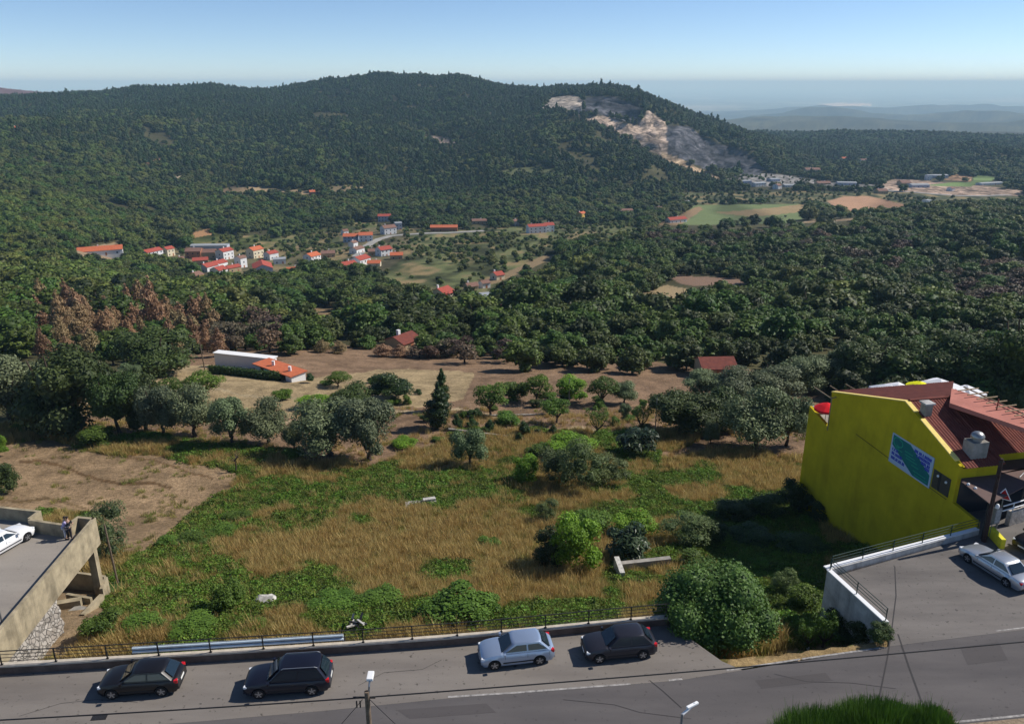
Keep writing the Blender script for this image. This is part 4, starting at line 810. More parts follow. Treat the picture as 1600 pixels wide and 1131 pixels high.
def blobset(seed, n, rad, zc, zr, br, top=1.0, ring=.62):
    """clumps of a round crown: radius rad, centre height zc, half height zr, clump size br"""
    g = random.Random(seed); B = [(0, 0, zc, rad * .62, rad * .62, zr * .7)]
    for i in range(n):
        a = 2.4 * i + g.uniform(-.4, .4); e = g.uniform(-.85, 1); rr = math.sqrt(max(0, 1 - e * e * .8)) * ring * g.uniform(.75, 1.25); s = br * g.uniform(.65, 1.25)
        B.append((rad * rr * math.cos(a), rad * rr * math.sin(a), zc + zr * e * .66 * top, rad * s, rad * s, zr * s * g.uniform(.75, 1)))
    return B
def trunkmesh(name, h, r, seed, limbs=3, spread=.3, m=None, lean=.05, fork=.45):
    g = random.Random(seed); b = MB(); p = [Vector((0, 0, -.06))]; n = 4
    for i in range(1, n + 1): p.append(Vector((g.uniform(-lean, lean) * i / n, g.uniform(-lean, lean) * i / n, h * fork * i / n)))
    b.tube(p, [r * 1.25] + [r * (1 - .12 * i) for i in range(1, n + 1)], 7)
    for i in range(limbs):
        a = 2 * math.pi * i / limbs + g.uniform(-.5, .5); q = p[-1]; e = Vector((math.cos(a) * spread, math.sin(a) * spread, h * g.uniform(.75, .95)))
        md = q.lerp(e, .5) + Vector((math.cos(a) * spread * .2, math.sin(a) * spread * .2, 0))
        b.tube([q - Vector((0, 0, .03)), md, e], [r * .6, r * .4, r * .15], 6)
    return b.mesh(name, m or M['bark'], smooth=60)
# every kind is built at unit width and unit height: (crown meshes, trunk meshes)
KIND = {}
def kind(nm, m, n, ls, nb, br, var=3, zc=.6, zr=.42, trunk=None, core=.7, rad=.5, bset=None, **k):
    out = []
    for i in range(var):
        B = bset(i) if bset else blobset(hash_(nm) + i, nb, rad, zc, zr, br)
        out.append((crown(nm + '_crown', LM[m], B, n, ls, hash_(nm) + 50 + i, core=core, **k), trunkmesh(nm + '_trunk', *trunk[:2], hash_(nm) + i, *trunk[2:]) if trunk else None))
    KIND[nm] = out
def hash_(s): return sum(ord(c) * (i + 3) for i, c in enumerate(s)) % 9973
kind('olive', 'olive', 9500, .044, 13, .40, 4, .52, .48, trunk=(1.0, .045, 4, .26, None, .06, .22), core=.6, aspect=.45)
kind('oak_near', 'oak_near', 9000, .042, 15, .42, 3, .50, .52, trunk=(1.0, .04, 4, .25, None, .04, .3), core=.72)
kind('oak', 'oak', 1500, .085, 15, .40, 5, .50, .52, trunk=(1.0, .035, 3, .25, None, .04, .4), core=.8, aspect=.7)
kind('lightoak', 'lightoak', 1300, .09, 14, .40, 3, .50, .52, trunk=(1.0, .035, 3, .25, None, .04, .4), core=.78, aspect=.7)
def eucaB(i):
    g = random.Random(i + 700); B = []
    for j in range(9):
        t = j / 8; r = .5 * math.sin(math.pi * (.18 + .72 * t)) ** .7; a = 2.4 * j + i; d = r * .45; B.append((d * math.cos(a), d * math.sin(a), .16 + .7 * t, r * g.uniform(.5, .72), r * g.uniform(.5, .72), .13))
    return B
kind('euca', 'pine', 750, .10, 0, 0, 4, trunk=(1.0, .03, 2, .12, None, .03, .8), core=.78, bset=eucaB, aspect=.6)
kind('scorch', 'scorch', 900, .08, 12, .36, 3, .52, .48, trunk=(1.0, .035, 4, .3, M['burnt_bark'], .04, .35), core=.5, aspect=.6)
def pineB(i):
    g = random.Random(i + 90); B = []
    for j in range(9):
        t = j / 8; z = .34 + .6 * t; r = .5 * (1 - t) ** .7 * .8 + .1
        for q in range(3 if t < .7 else 1):
            a = g.uniform(0, 6.28); d = r * .55 * g.uniform(.4, 1.1) if t < .9 else 0; s = r * g.uniform(.55, .8)
            B.append((d * math.cos(a), d * math.sin(a), z + g.uniform(-.04, .04), s, s, .085))
    return B
kind('pine', 'pine', 800, .10, 0, 0, 4, trunk=(1.0, .03, 2, .1, None, .02, .8), core=.8, bset=pineB, aspect=.55)
def spireB(i):
    g = random.Random(i + 190); B = []
    for j in range(11):
        t = j / 10; r = .46 * math.sin(math.pi * (.12 + .8 * t)) ** .8 * (1.1 - .5 * t)
        for q in range(2):
            a = g.uniform(0, 6.28); B.append((r * .4 * math.cos(a), r * .4 * math.sin(a), .1 + .82 * t, r * g.uniform(.5, .8), r * g.uniform(.5, .8), .085))
    return B
kind('burnt_poplar', 'burnt', 3200, .075, 0, 0, 4, trunk=(1.0, .03, 3, .14, M['burnt_bark'], .03, .5), core=.45, bset=spireB, aspect=.45, droop=.3)
kind('cypress', 'citrus', 3600, .05, 0, 0, 2, trunk=(.5, .03, 2, .1, None, .02, .8), core=.75, bset=spireB, aspect=.5)
kind('bush', 'green', 4600, .058, 10, .42, 3, .46, .48, core=.6, aspect=.6)
kind('bright_bush', 'bright', 6500, .042, 16, .36, 3, .48, .48, core=.55, aspect=.65)
def figB(i):
    return [(0, 0, .44, .45, .45, .44)] + [(x, y, z, .17, .17, .17) for x, y, z, *_ in blobset(55, 26, .5, .44, .5, .2, ring=.72)[1:]]
kind('fig', 'fig', 20000, .026, 0, 0, 1, core=.8, bset=figB, aspect=.75)
kind('citrus', 'citrus', 5600, .044, 11, .42, 3, .5, .48, core=.72, aspect=.6)
kind('loquat', 'loquat', 1500, .15, 10, .42, 2, .5, .48, core=.5, aspect=.28, droop=1.0)
kind('acacia', 'acacia', 7000, .046, 14, .36, 3, .5, .48, core=.45, aspect=.3, droop=.3)
kind('dark_shrub', 'oak_near', 5200, .047, 14, .36, 3, .48, .5, core=.6, aspect=.6)
kind('fruit', 'green', 4200, .052, 10, .38, 3, .64, .36, trunk=(1.0, .035, 5, .28, None, .03, .25), core=.4, aspect=.45)
def vaseB(i):
    g = random.Random(i + 400); B = [(0, 0, .55, .2, .2, .25)]
    for j in range(11):
        a = 2.4 * j; r = .18 + .22 * (j % 3) / 2; B.append((r * math.cos(a), r * math.sin(a), .62 + .1 * g.random() + r * .35, .12, .12, .22))
    return B
kind('vase', 'green', 2000, .07, 0, 0, 2, trunk=(.8, .04, 7, .3, None, .02, .3), core=0, bset=vaseB, aspect=.3)
def bare(i):
    b = MB(); g = random.Random(i); p = [Vector((0, 0, -.05)), Vector((.03, .02, .3)), Vector((0, .03, .55))]; b.tube(p, [.05, .04, .03], 6)
    for j in range(9):
        a = g.uniform(0, 6.28); q = p[1].lerp(p[2], g.random()); e = q + Vector((math.cos(a) * .35, math.sin(a) * .35, g.uniform(.15, .45))); b.tube([q, q.lerp(e, .5) + Vector((0, 0, .05)), e], [.02, .014, .006], 5)
    return b.mesh('bare_branches', M['bark'])
BARE = bare(3)
USE = {}
def plant(kd, px, py, w, h, name, label, cat, rz=None, z=None, group=None, real=False, at=None):
    """px, py: where the plant stands in the photograph; w, h its apparent size in photo pixels (real=True: metres)"""
    g = at or hit(px, py)
    if z is not None: g = P(px, py, z)
    if not real:
        s = pxm(*g); dep = math.atan2(HC - g.z, g.y); w = w / s; h = max(.3 * w, math.sqrt(max((h / s) ** 2 - (w * math.sin(dep) * .75) ** 2, (h / s * .35) ** 2)) / math.cos(dep))
    i = USE[kd] = USE.get(kd, -1) + 1; cr, tr = KIND[kd][i % len(KIND[kd])]
    r = random.uniform(0, 6.28) if rz is None else rz
    t = thing(name, label, cat, (g.x, g.y, g.z - .05), r, group, (w, w, h))
    link('crown' if tr else 'foliage', cr, t)
    if tr: link('trunk', tr, t)
    return t
# scatter of many like plants as one object: points carry size, turn and variant
def scatter(name, pts, sc, rz, meshes, label_kind='stuff'):
    c = bpy.data.collections.new(name + '_kinds')
    for me in meshes: c.objects.link(bpy.data.objects.new(me.name, me))
    me = bpy.data.meshes.new(name); n = len(pts); me.vertices.add(n); me.vertices.foreach_set('co', np.asarray(pts, np.float32).ravel())
    a = me.attributes.new('size', 'FLOAT_VECTOR', 'POINT'); a.data.foreach_set('vector', np.asarray(sc, np.float32).ravel())
    a = me.attributes.new('turn', 'FLOAT_VECTOR', 'POINT'); t = np.zeros((n, 3), np.float32); t[:, 2] = rz; a.data.foreach_set('vector', t.ravel())
    a = me.attributes.new('pick', 'INT', 'POINT'); a.data.foreach_set('value', RNG.integers(0, len(meshes), n).astype(np.int32))
    me.update(); o = link(name, me)
    g = bpy.data.node_groups.new(name + '_nodes', 'GeometryNodeTree')
    g.interface.new_socket('Geometry', in_out='INPUT', socket_type='NodeSocketGeometry'); g.interface.new_socket('Geometry', in_out='OUTPUT', socket_type='NodeSocketGeometry')
    N = g.nodes; L = g.links; gi = N.new('NodeGroupInput'); go = N.new('NodeGroupOutput'); ip = N.new('GeometryNodeInstanceOnPoints'); ci = N.new('GeometryNodeCollectionInfo')
    ci.inputs['Collection'].default_value = c; ci.inputs['Separate Children'].default_value = True; ci.inputs['Reset Children'].default_value = True
    def na(nm, ty):
        x = N.new('GeometryNodeInputNamedAttribute'); x.data_type = ty; x.inputs['Name'].default_value = nm; return x.outputs['Attribute']
    L.new(gi.outputs[0], ip.inputs['Points']); L.new(ci.outputs[0], ip.inputs['Instance']); ip.inputs['Pick Instance'].default_value = True
    L.new(na('pick', 'INT'), ip.inputs['Instance Index']); L.new(na('turn', 'FLOAT_VECTOR'), ip.inputs['Rotation']); L.new(na('size', 'FLOAT_VECTOR'), ip.inputs['Scale'])
    L.new(ip.outputs[0], go.inputs[0]); md = o.modifiers.new('scatter', 'NODES'); md.node_group = g
    return tag(o, kind='stuff')
def joined(nm, i):
    """crown and trunk of one kind as a single mesh, for the far wood"""
    cr, tr = KIND[nm][i]; bm = bmesh.new(); bm.from_mesh(cr); k = len(bm.faces)
    if tr:
        bm.from_mesh(tr); bm.faces.ensure_lookup_table()
        for f in bm.faces[k:]: f.material_index = 1
    me = bpy.data.meshes.new(nm + '_whole'); bm.to_mesh(me); bm.free(); me.materials.append(cr.materials[0])
    if tr: me.materials.append(tr.materials[0])
    return me
# ------------------------------------------------------------------ houses of the valley: picture place, length (px), depth m, wall height m, ridge turn, roof, wall, label
HOUSES = [
 (158, 397, 62, 10, 3.6, 24, 'tile_orange', 'w_white', 'long house with bright orange roof alone at the left end of the village'),
 (238, 402, 30, 9, 5.5, 62, 'tile_red', 'w_white', 'white house with several small chimneys, left of the cream house'),
 (264, 399, 14, 7, 6.0, 60, 'tile_red', 'w_cream', 'narrow cream house just right of the white house with small chimneys'),
 (283, 411, 9, 6, 4.0, 40, 'tile_old', 'w_yellow', 'tiny yellow house among trees at the left edge of the village'),
 (305, 402, 24, 10, 6.0, 5, 'tile_old', 'w_brick', 'unfinished bare brick house below the grey metal shed'),
 (329, 390, 56, 9, 4.5, 3, 'tile_grey', 'w_grey', 'long shed with grey metal roof at the top of the village'),
 (328, 402, 22, 9, 5.0, 8, 'tile_old', 'w_tan', 'brown roofed house between the brick house and the tall white house'),
 (352, 404, 22, 9, 7.0, 62, 'tile_red', 'w_white', 'tall white house with red hipped roof in the middle of the village'),
 (314, 413, 24, 8, 4.0, 20, 'tile_red', 'w_tan', 'low tan house with red roof below the bare brick house'),
 (326, 424, 22, 9, 4.5, 62, 'tile_red', 'w_white', 'white row house with red roof in the lower village, left end of the row'),
 (342, 419, 24, 8, 4.5, 64, 'tile_red', 'w_white', 'long white row house climbing to the tall white house'),
 (343, 431, 18, 9, 5.0, 62, 'tile_red', 'w_white', 'white house with dark red roof at the lower right of the village row'),
 (304, 438, 24, 8, 3.8, 66, 'tile_old', 'w_yellow', 'brown roofed house with yellow end wall, lowest in the village'),
 (377, 417, 13, 7, 7.5, 60, 'tile_old', 'w_white', 'tall narrow white tower-like house in the village'),
 (364, 424, 20, 7, 3.6, 50, 'tile_red', 'w_tan', 'low house with pinkish roof in front of the tower-like white house'),
 (399, 402, 22, 9, 7.0, 60, 'tile_orange', 'w_cream', 'two-storey pale cream house right of the village centre'),
 (424, 404, 18, 8, 5.0, 55, 'tile_red', 'w_white', 'white house with red roof behind the big red roofed house'),
 (411, 426, 42, 13, 5.0, 110, 'tile_red', 'w_grey', 'big house with broad red roof and bluish gable at the right of the village'),
 (437, 411, 20, 8, 4.0, 20, 'tile_grey', 'w_white', 'flat grey roofed white shed right of the big red roofed house'),
 (462, 427, 26, 7, 3.0, 12, 'tile_orange', 'w_white', 'long low orange roofed annex right of the big red roofed house'),
 (488, 409, 22, 9, 5.5, 60, 'tile_orange', 'w_white', 'white house with orange roof alone between village and road'),
 (513, 401, 22, 8, 3.6, 15, 'tile_old', 'w_tan', 'grey brown roofed house right of the lone orange roofed house'),
 (549, 377, 24, 9, 5.5, 6, 'tile_orange', 'w_grey', 'orange roofed house with bluish wall, left of a pair above the road'),
 (572, 376, 22, 9, 6.0, 10, 'tile_orange', 'w_white', 'orange roofed house with white end wall, right of a pair above the road'),
 (539, 366, 10, 6, 4.0, 40, 'tile_old', 'w_white', 'little white house left of the pair of orange roofed houses'),
 (601, 345, 20, 9, 6.0, 5, 'tile_red', 'w_grey', 'red roofed bluish house highest on the slope in the trees'),
 (607, 365, 22, 10, 6.5, 35, 'tile_old', 'w_white', 'brown roofed white house at the top of the road bend'),
 (622, 358, 12, 8, 7.0, 20, 'tile_grey', 'w_grey', 'shaded blue grey house beside the top of the road bend'),
 (558, 395, 20, 8, 4.0, 60, 'tile_old', 'w_white', 'grey brown roofed house touching the left side of the road'),
 (552, 387, 8, 6, 5.0, 62, 'tile_old', 'w_white', 'small white gabled house just above the grey brown roofed roadside house'),
 (600, 399, 22, 9, 5.5, 40, 'tile_red', 'w_white', 'red roofed white house right of the road'),
 (582, 398, 14, 8, 3.5, 10, 'tile_old', 'w_tan', 'brown shed between the road and the red roofed white house'),
 (620, 404, 20, 8, 3.5, 6, 'tile_orange', 'w_tan', 'low orange roofed annex with a white arch right of the road'),
 (564, 416, 26, 9, 6.0, 60, 'tile_red', 'w_white', 'long white two-storey house below the road'),
 (543, 421, 26, 9, 4.0, 45, 'tile_red', 'w_white', 'dark red roofed house at the lower left of the long white house below the road'),
 (585, 416, 20, 7, 3.0, 2, 'tile_orange', 'w_cream', 'low orange roofed shed at the right end of the long white house below the road'),
 (694, 361, 42, 9, 4.5, 2, 'tile_orange', 'w_brick', 'long orange brick building beside the road on the right'),
 (750, 349, 26, 8, 3.5, 8, 'tile_old', 'w_tan', 'low pale building in the trees right of the long orange building'),
 (805, 352, 10, 7, 5.0, 30, 'tile_old', 'w_white', 'little white house at the edge of the trees left of the white terrace'),
 (777, 436, 18, 7, 3.2, 35, 'tile_red', 'w_cream', 'small cottage with red roof beside the brown track'),
 (757, 449, 8, 5, 3.0, 30, 'tile_old', 'w_white', 'tiny white hut below the small cottage by the track'),
 (736, 452, 20, 6, 2.4, 30, 'tile_old', 'w_tan', 'ruined tan walls left of the tiny white hut'),
 (692, 472, 26, 10, 5.0, 55, 'tile_red', 'w_cream', 'house with red roof and cream wall in the middle of the valley'),
 (683, 481, 22, 9, 4.5, 8, 'tile_grey', 'w_blue', 'blue walled house with grey roof in front of the cream valley house'),
 (708, 471, 7, 5, 3.2, 30, 'tile_old', 'w_white', 'tiny white shed right of the cream valley house'),
 (760, 472, 18, 8, 3.5, 20, 'tile_grey', 'w_blue', 'blue shed among the trees right of the valley house'),
 (782, 493, 13, 6, 2.6, 10, 'tile_red', 'w_tan', 'little red roofed hut hidden in the trees right of the valley gardens'),
 (630, 543, 22, 6, 2.2, 55, 'tile_brown', 'w_tan', 'derelict house with dark red roof above the white farmhouse'),
 (533, 512, 30, 7, 2.4, 15, 'tile_old', 'w_tan', 'low tan ruin among the scrub in the middle of the valley'),
 (838, 363, 30, 9, 6.5, 18, 'tile_red', 'w_white', 'white terrace of houses with red roofs below the hill, left part'),
 (857, 361, 16, 9, 6.5, 16, 'tile_red', 'w_white', 'white end house of the terrace with red roofs below the hill'),
 (908, 341, 14, 8, 6.5, 55, 'tile_orange', 'w_yellow', 'yellow house with orange roof at the foot of the hill'),
 (1056, 347, 32, 9, 3.6, 26, 'tile_red', 'w_white', 'long white shed with red roof at the edge of the green fields'),
 (977, 333, 22, 8, 4.0, 10, 'tile_old', 'w_grey', 'long low grey shed at the foot of the hill left of the white shed'),
 (1070, 318, 12, 7, 3.5, 15, 'tile_grey', 'w_white', 'pale shed at the wood edge above the white shed'),
 (1116, 585, 52, 6, 2.2, 3, 'tile_brown', 'w_tan', 'low tan hut with red roof behind the olive trees'),
 (1030, 330, 10, 8, 4, 15, 'tile_old', 'w_tan', 'small tan shed beside the track at the foot of the hill'),
 (26, 204, 12, 12, 6, 20, 'tile_orange', 'w_cream', 'lone orange roofed house high on the wooded hill at the left'),
 (488, 304, 10, 9, 4, 20, 'tile_orange', 'w_brick', 'small orange brick hut at the end of the hillside terraces'),
 (1184, 291, 26, 14, 8, 25, 'tile_grey', 'w_white', 'large white works building of the quarry'),
 (1164, 286, 20, 12, 6, 15, 'tile_grey', 'w_grey', 'grey works shed at the foot of the quarry face'),
 (1208, 283, 20, 14, 6, 15, 'tile_grey', 'w_grey', 'grey works shed right of the large white works building'),
 (1214, 295, 12, 10, 8, 35, 'tile_old', 'w_white', 'white house with brown roof at the lower edge of the quarry yard'),
 (1232, 292, 22, 12, 5, 8, 'tile_grey', 'w_white', 'long pale shed right of the brown roofed house in the quarry yard'),
 (1268, 268, 28, 14, 6, 5, 'tile_old', 'w_cream', 'long cream building above the quarry yard'),
 (1285, 288, 26, 12, 4, 8, 'tile_old', 'w_tan', 'low brown shed at the right end of the quarry yard'),
 (1325, 250, 26, 14, 6, 4, 'tile_orange', 'w_cream', 'orange roofed villa in the woods above the fields'),
 (1350, 252, 16, 12, 5, 8, 'tile_old', 'w_white', 'pale house right of the orange roofed villa'),
 (1322, 288, 34, 14, 5, -8, 'tile_grey', 'w_grey', 'long greenhouse-like grey shed above the brown field'),
 (1376, 302, 20, 12, 6, 10, 'tile_old', 'w_tan', 'pinkish house beside the lane above the brown field'),
 (1412, 289, 20, 14, 6, 8, 'tile_old', 'w_tan', 'tan shed left of the long dark shed'),
 (1434, 292, 34, 16, 6, 4, 'tile_grey', 'w_grey', 'long dark shed in the reddish yard'),
 (1466, 277, 30, 14, 6, 6, 'tile_grey', 'w_grey', 'grey farm sheds beside the tan field'),
 (1450, 281, 10, 8, 12, 6, 'tile_grey', 'w_white', 'white tower beside the grey farm sheds'),
 (1546, 288, 52, 12, 4, 20, 'tile_grey', 'w_white', 'long white roofed shed at the right edge of the valley'),
 (1447, 321, 10, 9, 7, 30, 'tile_grey', 'w_white', 'small white house among dark trees below the reddish yard'),
 (1485, 298, 10, 9, 6, 30, 'tile_old', 'w_white', 'small white house at the right end of the reddish yard'),
]
HP = [hit(h[0], h[1]) for h in HOUSES]
def house(i):
    px, py, w, D, h, yaw, roof, wall, label = HOUSES[i]; g = HP[i]; s = pxm(*g); a = R(yaw)
    # the visible width is the length and the depth seen at an angle
    Lh = max(4.5, min(60, (w / s - D * abs(math.sin(a)) * .55) / max(.45, abs(math.cos(a))))) if abs(math.cos(a)) > .6 else max(6, w / s * .95)
    if g.y > 1050: Lh *= .85; h *= .7
    rnd = random.Random(i); t = thing('hut' if Lh < 6 else 'house', label, 'house', (g.x, g.y, g.z - .4), a, group='houses in the valley')
    x, y = Lh / 2, D / 2; pitch = .15 if roof == 'tile_grey' else rnd.uniform(.38, .48); rz_ = h + .4 + y * pitch; e = h + .4
    b = MB(); b.add([(-x, -y, -3), (x, -y, -3), (x, y, -3), (-x, y, -3), (-x, -y, e), (x, -y, e), (x, y, e), (-x, y, e), (-x, 0, rz_), (x, 0, rz_)], [(0, 1, 5, 4), (2, 3, 7, 6), (1, 2, 6, 9, 5), (3, 0, 4, 8, 7)])
    b.build('wall', M[wall], t)
    b = MB(); ov = .35
    for s_ in (-1, 1): b.extrude([(-x - ov, s_ * (y + ov), e - ov * pitch + .02), (x + ov, s_ * (y + ov), e - ov * pitch + .02), (x + ov, 0, rz_ + .02), (-x - ov, 0, rz_ + .02)], (0, 0, .16))
    ro = b.build('roof', M[roof], t)
    if roof != 'tile_grey' and rnd.random() < .8:
        b = MB(); cx = rnd.uniform(-.6, .6) * x; b.box((cx, y * .4, rz_ + .1), (.8, .7, 1.6)); b.build('chimney', M['w_white'], ro)
    for s_ in (-1, 1):
        n = max(1, min(4, int(Lh / 3.4)))
        for k in range(n):
            cx = -x + (k + .5) * Lh / n
            for zz in ([1.6, 4.4] if h > 5.2 else [1.6]):
                if s_ < 0 and k == n // 2 and zz < 2: b = MB(); b.box((cx, s_ * (y + .02), 1.35), (1.1, .08, 2.1)); b.build('door', M['w_brick'], t)
                else: b = MB(); b.box((cx, s_ * (y + .02), zz + .3), (1.0, .08, 1.15)); b.build('window', M['window_dark'], t)
        if D > 6:
            for zz in ([1.6, 4.4] if h > 5.2 else [1.6]): b = MB(); b.box((s_ * (x + .02), 0, zz + .3), (.08, 1.0, 1.15)); b.build('window', M['window_dark'], t)
for i in range(len(HOUSES)): house(i)
# village road and lanes
def lane(name, pxs, w, m, lift=.35):
    pts = [hit(*p) for p in pxs]; d = []
    for i in range(len(pts) - 1):
        for k in range(8): d.append(pts[i].lerp(pts[i + 1], k / 8))
    d.append(pts[-1]); v = []
    for i, p in enumerate(d):
        t = (d[min(i + 1, len(d) - 1)] - d[max(0, i - 1)]); t.z = 0; t.normalize(); n = Vector((-t.y, t.x, 0)) * w / 2
        zz = max(H(p.x + n.x, p.y + n.y), H(p.x - n.x, p.y - n.y), H(p.x, p.y)) + lift; v += [(p.x + n.x, p.y + n.y, zz), (p.x - n.x, p.y - n.y, zz), (p.x - n.x, p.y - n.y, zz - 3), (p.x + n.x, p.y + n.y, zz - 3)]
    b = MB(); b.add(v, [(4 * i + k, 4 * i + (k + 1) % 4, 4 * i + 4 + (k + 1) % 4, 4 * i + 4 + k) for i in range(len(d) - 1) for k in range(4)]); o = b.build(name, m); bm = bmesh.new(); bm.from_mesh(o.data); bmesh.ops.recalc_face_normals(bm, faces=bm.faces); bm.to_mesh(o.data); bm.free(); tag(o, kind='structure'); return d
M['pale_road'] = mat('pale_road', (.30, .29, .27), .9, .1, var=.15, scale=.2)
LANES = []
LANES += lane('village_road', [(556, 402), (567, 390), (578, 381), (592, 374), (610, 369), (640, 366.5), (680, 364.5), (720, 363), (756, 361)], 7, M['pale_road'])
LANES += lane('lane', [(238, 474), (262, 466), (284, 459), (300, 452)], 5, M['pale_road'])
LANES += lane('lane', [(950, 339), (985, 333), (1012, 329)], 7, M['pale_road'])
LANES += lane('valley_road', [(1300, 294), (1360, 296), (1420, 300), (1500, 306), (1580, 305)], 9, M['pale_road'])
OPEN = [(p.x, p.y, (h[2] / pxm(*p)) * .5 + 4, (h[2] / pxm(*p)) * .5 + 16) for h, p in zip(HOUSES, HP)] + [(p.x, p.y, 4, 14) for p in LANES]
# ------------------------------------------------------------------ the wood: nearest trees one by one, the rest as woods
def woods():
    g = np.random.default_rng(3); pts = []
    Y = 95.0
    while Y < 3600:
        st = 7.6 if Y < 700 else (8.0 if Y < 1300 else (8.4 if Y < 2300 else 13))
        x0, x1 = -.74 * Y - 20, .72 * Y + 20; n = int((x1 - x0) / st); xs = x0 + st * (np.arange(n) + .5)
        pts.append(np.stack([xs + g.uniform(-.42, .42, n) * st, np.full(n, Y) + g.uniform(-.42, .42, n) * st], -1)); Y += st
    p = np.concatenate(pts); X, Y = p[:, 0], p[:, 1]; Z = H(X, Y); px, py = project(X, Y, Z)
    col, keep, zid = landuse(X, Y, Z); u = X / Y
    start = np.interp(u, [-.8, -.5, -.3, -.22, -.1, .0, .2, .35, .42, .5, .8], [140, 150, 160, 172, 162, 146, 138, 136, 118, 106, 98])
    gap = fbm(X / 55, Y / 55, 171, 3) + .35 * fbm(X / 18, Y / 18, 173, 2); keep = np.where((gap < -.36) & (keep > .9) & (Y > 230), .12, keep)
    k = (g.uniform(size=len(X)) < keep) & (Y > start) & (px > -110) & (px < 1710) & (py > 60)
    # thin where nothing shows: far behind a ridge
    T = np.array([(H(uu * MARCH[::6], MARCH[::6]) + 3 - HC) / MARCH[::6] for uu in np.linspace(-.8, .8, 161)]); T = np.maximum.accumulate(T, axis=1)
    ui = np.clip(((u + .8) / 1.6 * 160).round().astype(int), 0, 160); yi = np.clip(np.searchsorted(MARCH[::6], Y * .985) - 1, 0, T.shape[1] - 1)
    k &= (Z + 34 - HC) / Y > T[ui, yi]
    # no tree stands where its crown would hide a clearing just behind it
    luck = g.uniform(size=len(X)) < .94
    for zz in (1.5, 3.5, 5.5, 8):
        tx, ty = project(X, Y, Z + zz)
        for nm_, c_, a_, b_, t_, poly in ZONES:
            if t_ < .12 and a_ > 250 and nm_ not in ('plain', 'burnt', 'quarry', 'cliff_shade'): k &= ~((Y > a_ * .8) & (Y < b_) & inpoly(tx, ty, poly) & luck)
    tx, ty = project(X, Y, Z + 7)
    for ox, oy, rr, fr in OPEN:      # houses and lanes stand in the clear, most of all on their valley side
        k &= ~((np.abs(X - ox) < rr) & (Y > oy - fr) & (Y < oy + rr * .8))
    for hh_, hp_ in zip(HOUSES, HP):
        k &= ~((np.abs(tx - hh_[0]) < hh_[2] / 2 + 2.5) & (ty < hh_[1] - 2) & (ty > hh_[1] - 24) & (Y < hp_.y + 3) & (Y > hp_.y * .6))
    k &= ~((Y > 1420) & (Y < 1500) & (u > .1) & (u < .2))
    X, Y, Z, px, py, keep, zid, u = (a[k] for a in (X, Y, Z, px, py, keep, zid, u)); n = len(X)
    r = g.uniform(size=n); cl = fbm(X / 70, Y / 70, 61, 3)
    kd = np.full(n, 'oak', dtype='<U12')
    pinep = sstep(950, 1250, Y) * .75 * (1 - .6 * sstep(.2, .3, u)); kd[r < pinep] = 'euca'; kd[r < pinep * .3] = 'pine'
    kd[(r > .88 - 1.2 * np.clip(cl, 0, .5) - .2 * (px < 420)) & (Y > 230) & (Y < 1700)] = 'lightoak'
    kd[(keep < .7) & (keep > 0) & (r > .35)] = 'lightoak'
    br = inpoly(px, py, [(1470, 440), (1640, 400), (1640, 500), (1500, 505)]); kd[br & (r > .35)] = 'scorch'
    br = inpoly(px, py, [(1000, 375), (1280, 365), (1480, 380), (1480, 430), (1300, 440), (1200, 415), (1050, 405)]); kd[br & (r > .82)] = 'scorch'
    br = inpoly(px, py, [(60, 500), (430, 480), (440, 600), (640, 560), (800, 560), (800, 610), (60, 640)]); kd[br & (r > .3) & (Y < 240)] = 'scorch'; kd[br & (r > .28) & (Y < 255) & (px < 345)] = 'burnt_poplar'
    kd[(Y > 2600) & (u < -.35) & (r > .4)] = 'scorch'
    tall = np.isin(kd, ['pine', 'euca', 'burnt_poplar']); w = np.where(tall, g.uniform(5.0, 9, n), g.uniform(6.5, 13, n)); h = np.where(tall, g.uniform(8.5, 14.5, n), w * g.uniform(.68, .95, n))
    top = g.uniform(size=n) < .02; h[top & tall] *= 1.45
    sm = (keep < .7) & (keep > 0); w[sm] *= .42; h[sm] *= .4
    big = Y > 2300; w[big] *= 1.35
    cs = 1 + .75 * fbm(X / 60, Y / 60, 181, 3); w *= np.clip(cs, .65, 1.45) * 1.13; h *= np.clip(cs, .7, 1.3)
    h[kd == 'burnt_poplar'] *= .9
    near = np.clip(Y / 230, .72, 1); w *= near; h *= near
    order = np.argsort(Y); ind = []
    for i in order:
        if kd[i] not in ('pine', 'euca') and -30 < px[i] < 1640 and py[i] < 640 and len(ind) < 285: ind.append(i)
    isind = np.zeros(n, bool); isind[ind] = True
    for i in ind:
        side = 'left of the white farmhouse' if px[i] < 330 else 'behind the white farmhouse' if px[i] < 520 else 'between farmhouse and hut' if px[i] < 1080 else 'behind the yellow building' if px[i] > 1260 else 'behind the tan hut'
        lk = {'oak': 'dark green round-headed oak', 'lightoak': 'yellowish green round-headed oak', 'scorch': 'brown scorched oak', 'burnt_poplar': 'reddish scorched poplar'}[kd[i]]
        row = 'front edge of the wood' if Y[i] < np.interp(u[i], [-.8, -.3, 0, .35, .5, .8], [185, 200, 185, 178, 150, 140]) else 'in the wood'
        sz = 'small' if w[i] < 7 else 'broad' if w[i] > 9.6 else 'medium'
        lb = f'{sz} {lk} {"at the " if row[0] == "f" else ""}{row} {side}'.replace('round-headed ', '')
        t = KIND[kd[i]][int(g.integers(len(KIND[kd[i]])))]
        e = thing('poplar_tree' if kd[i] == 'burnt_poplar' else 'oak_tree', lb, 'tree', (X[i], Y[i], Z[i] - .1), g.uniform(0, 6.28), lb.replace('oak', 'oaks').replace('poplar', 'poplars'), (w[i], w[i], h[i]))
        link('crown', t[0], e); link('trunk', t[1], e)
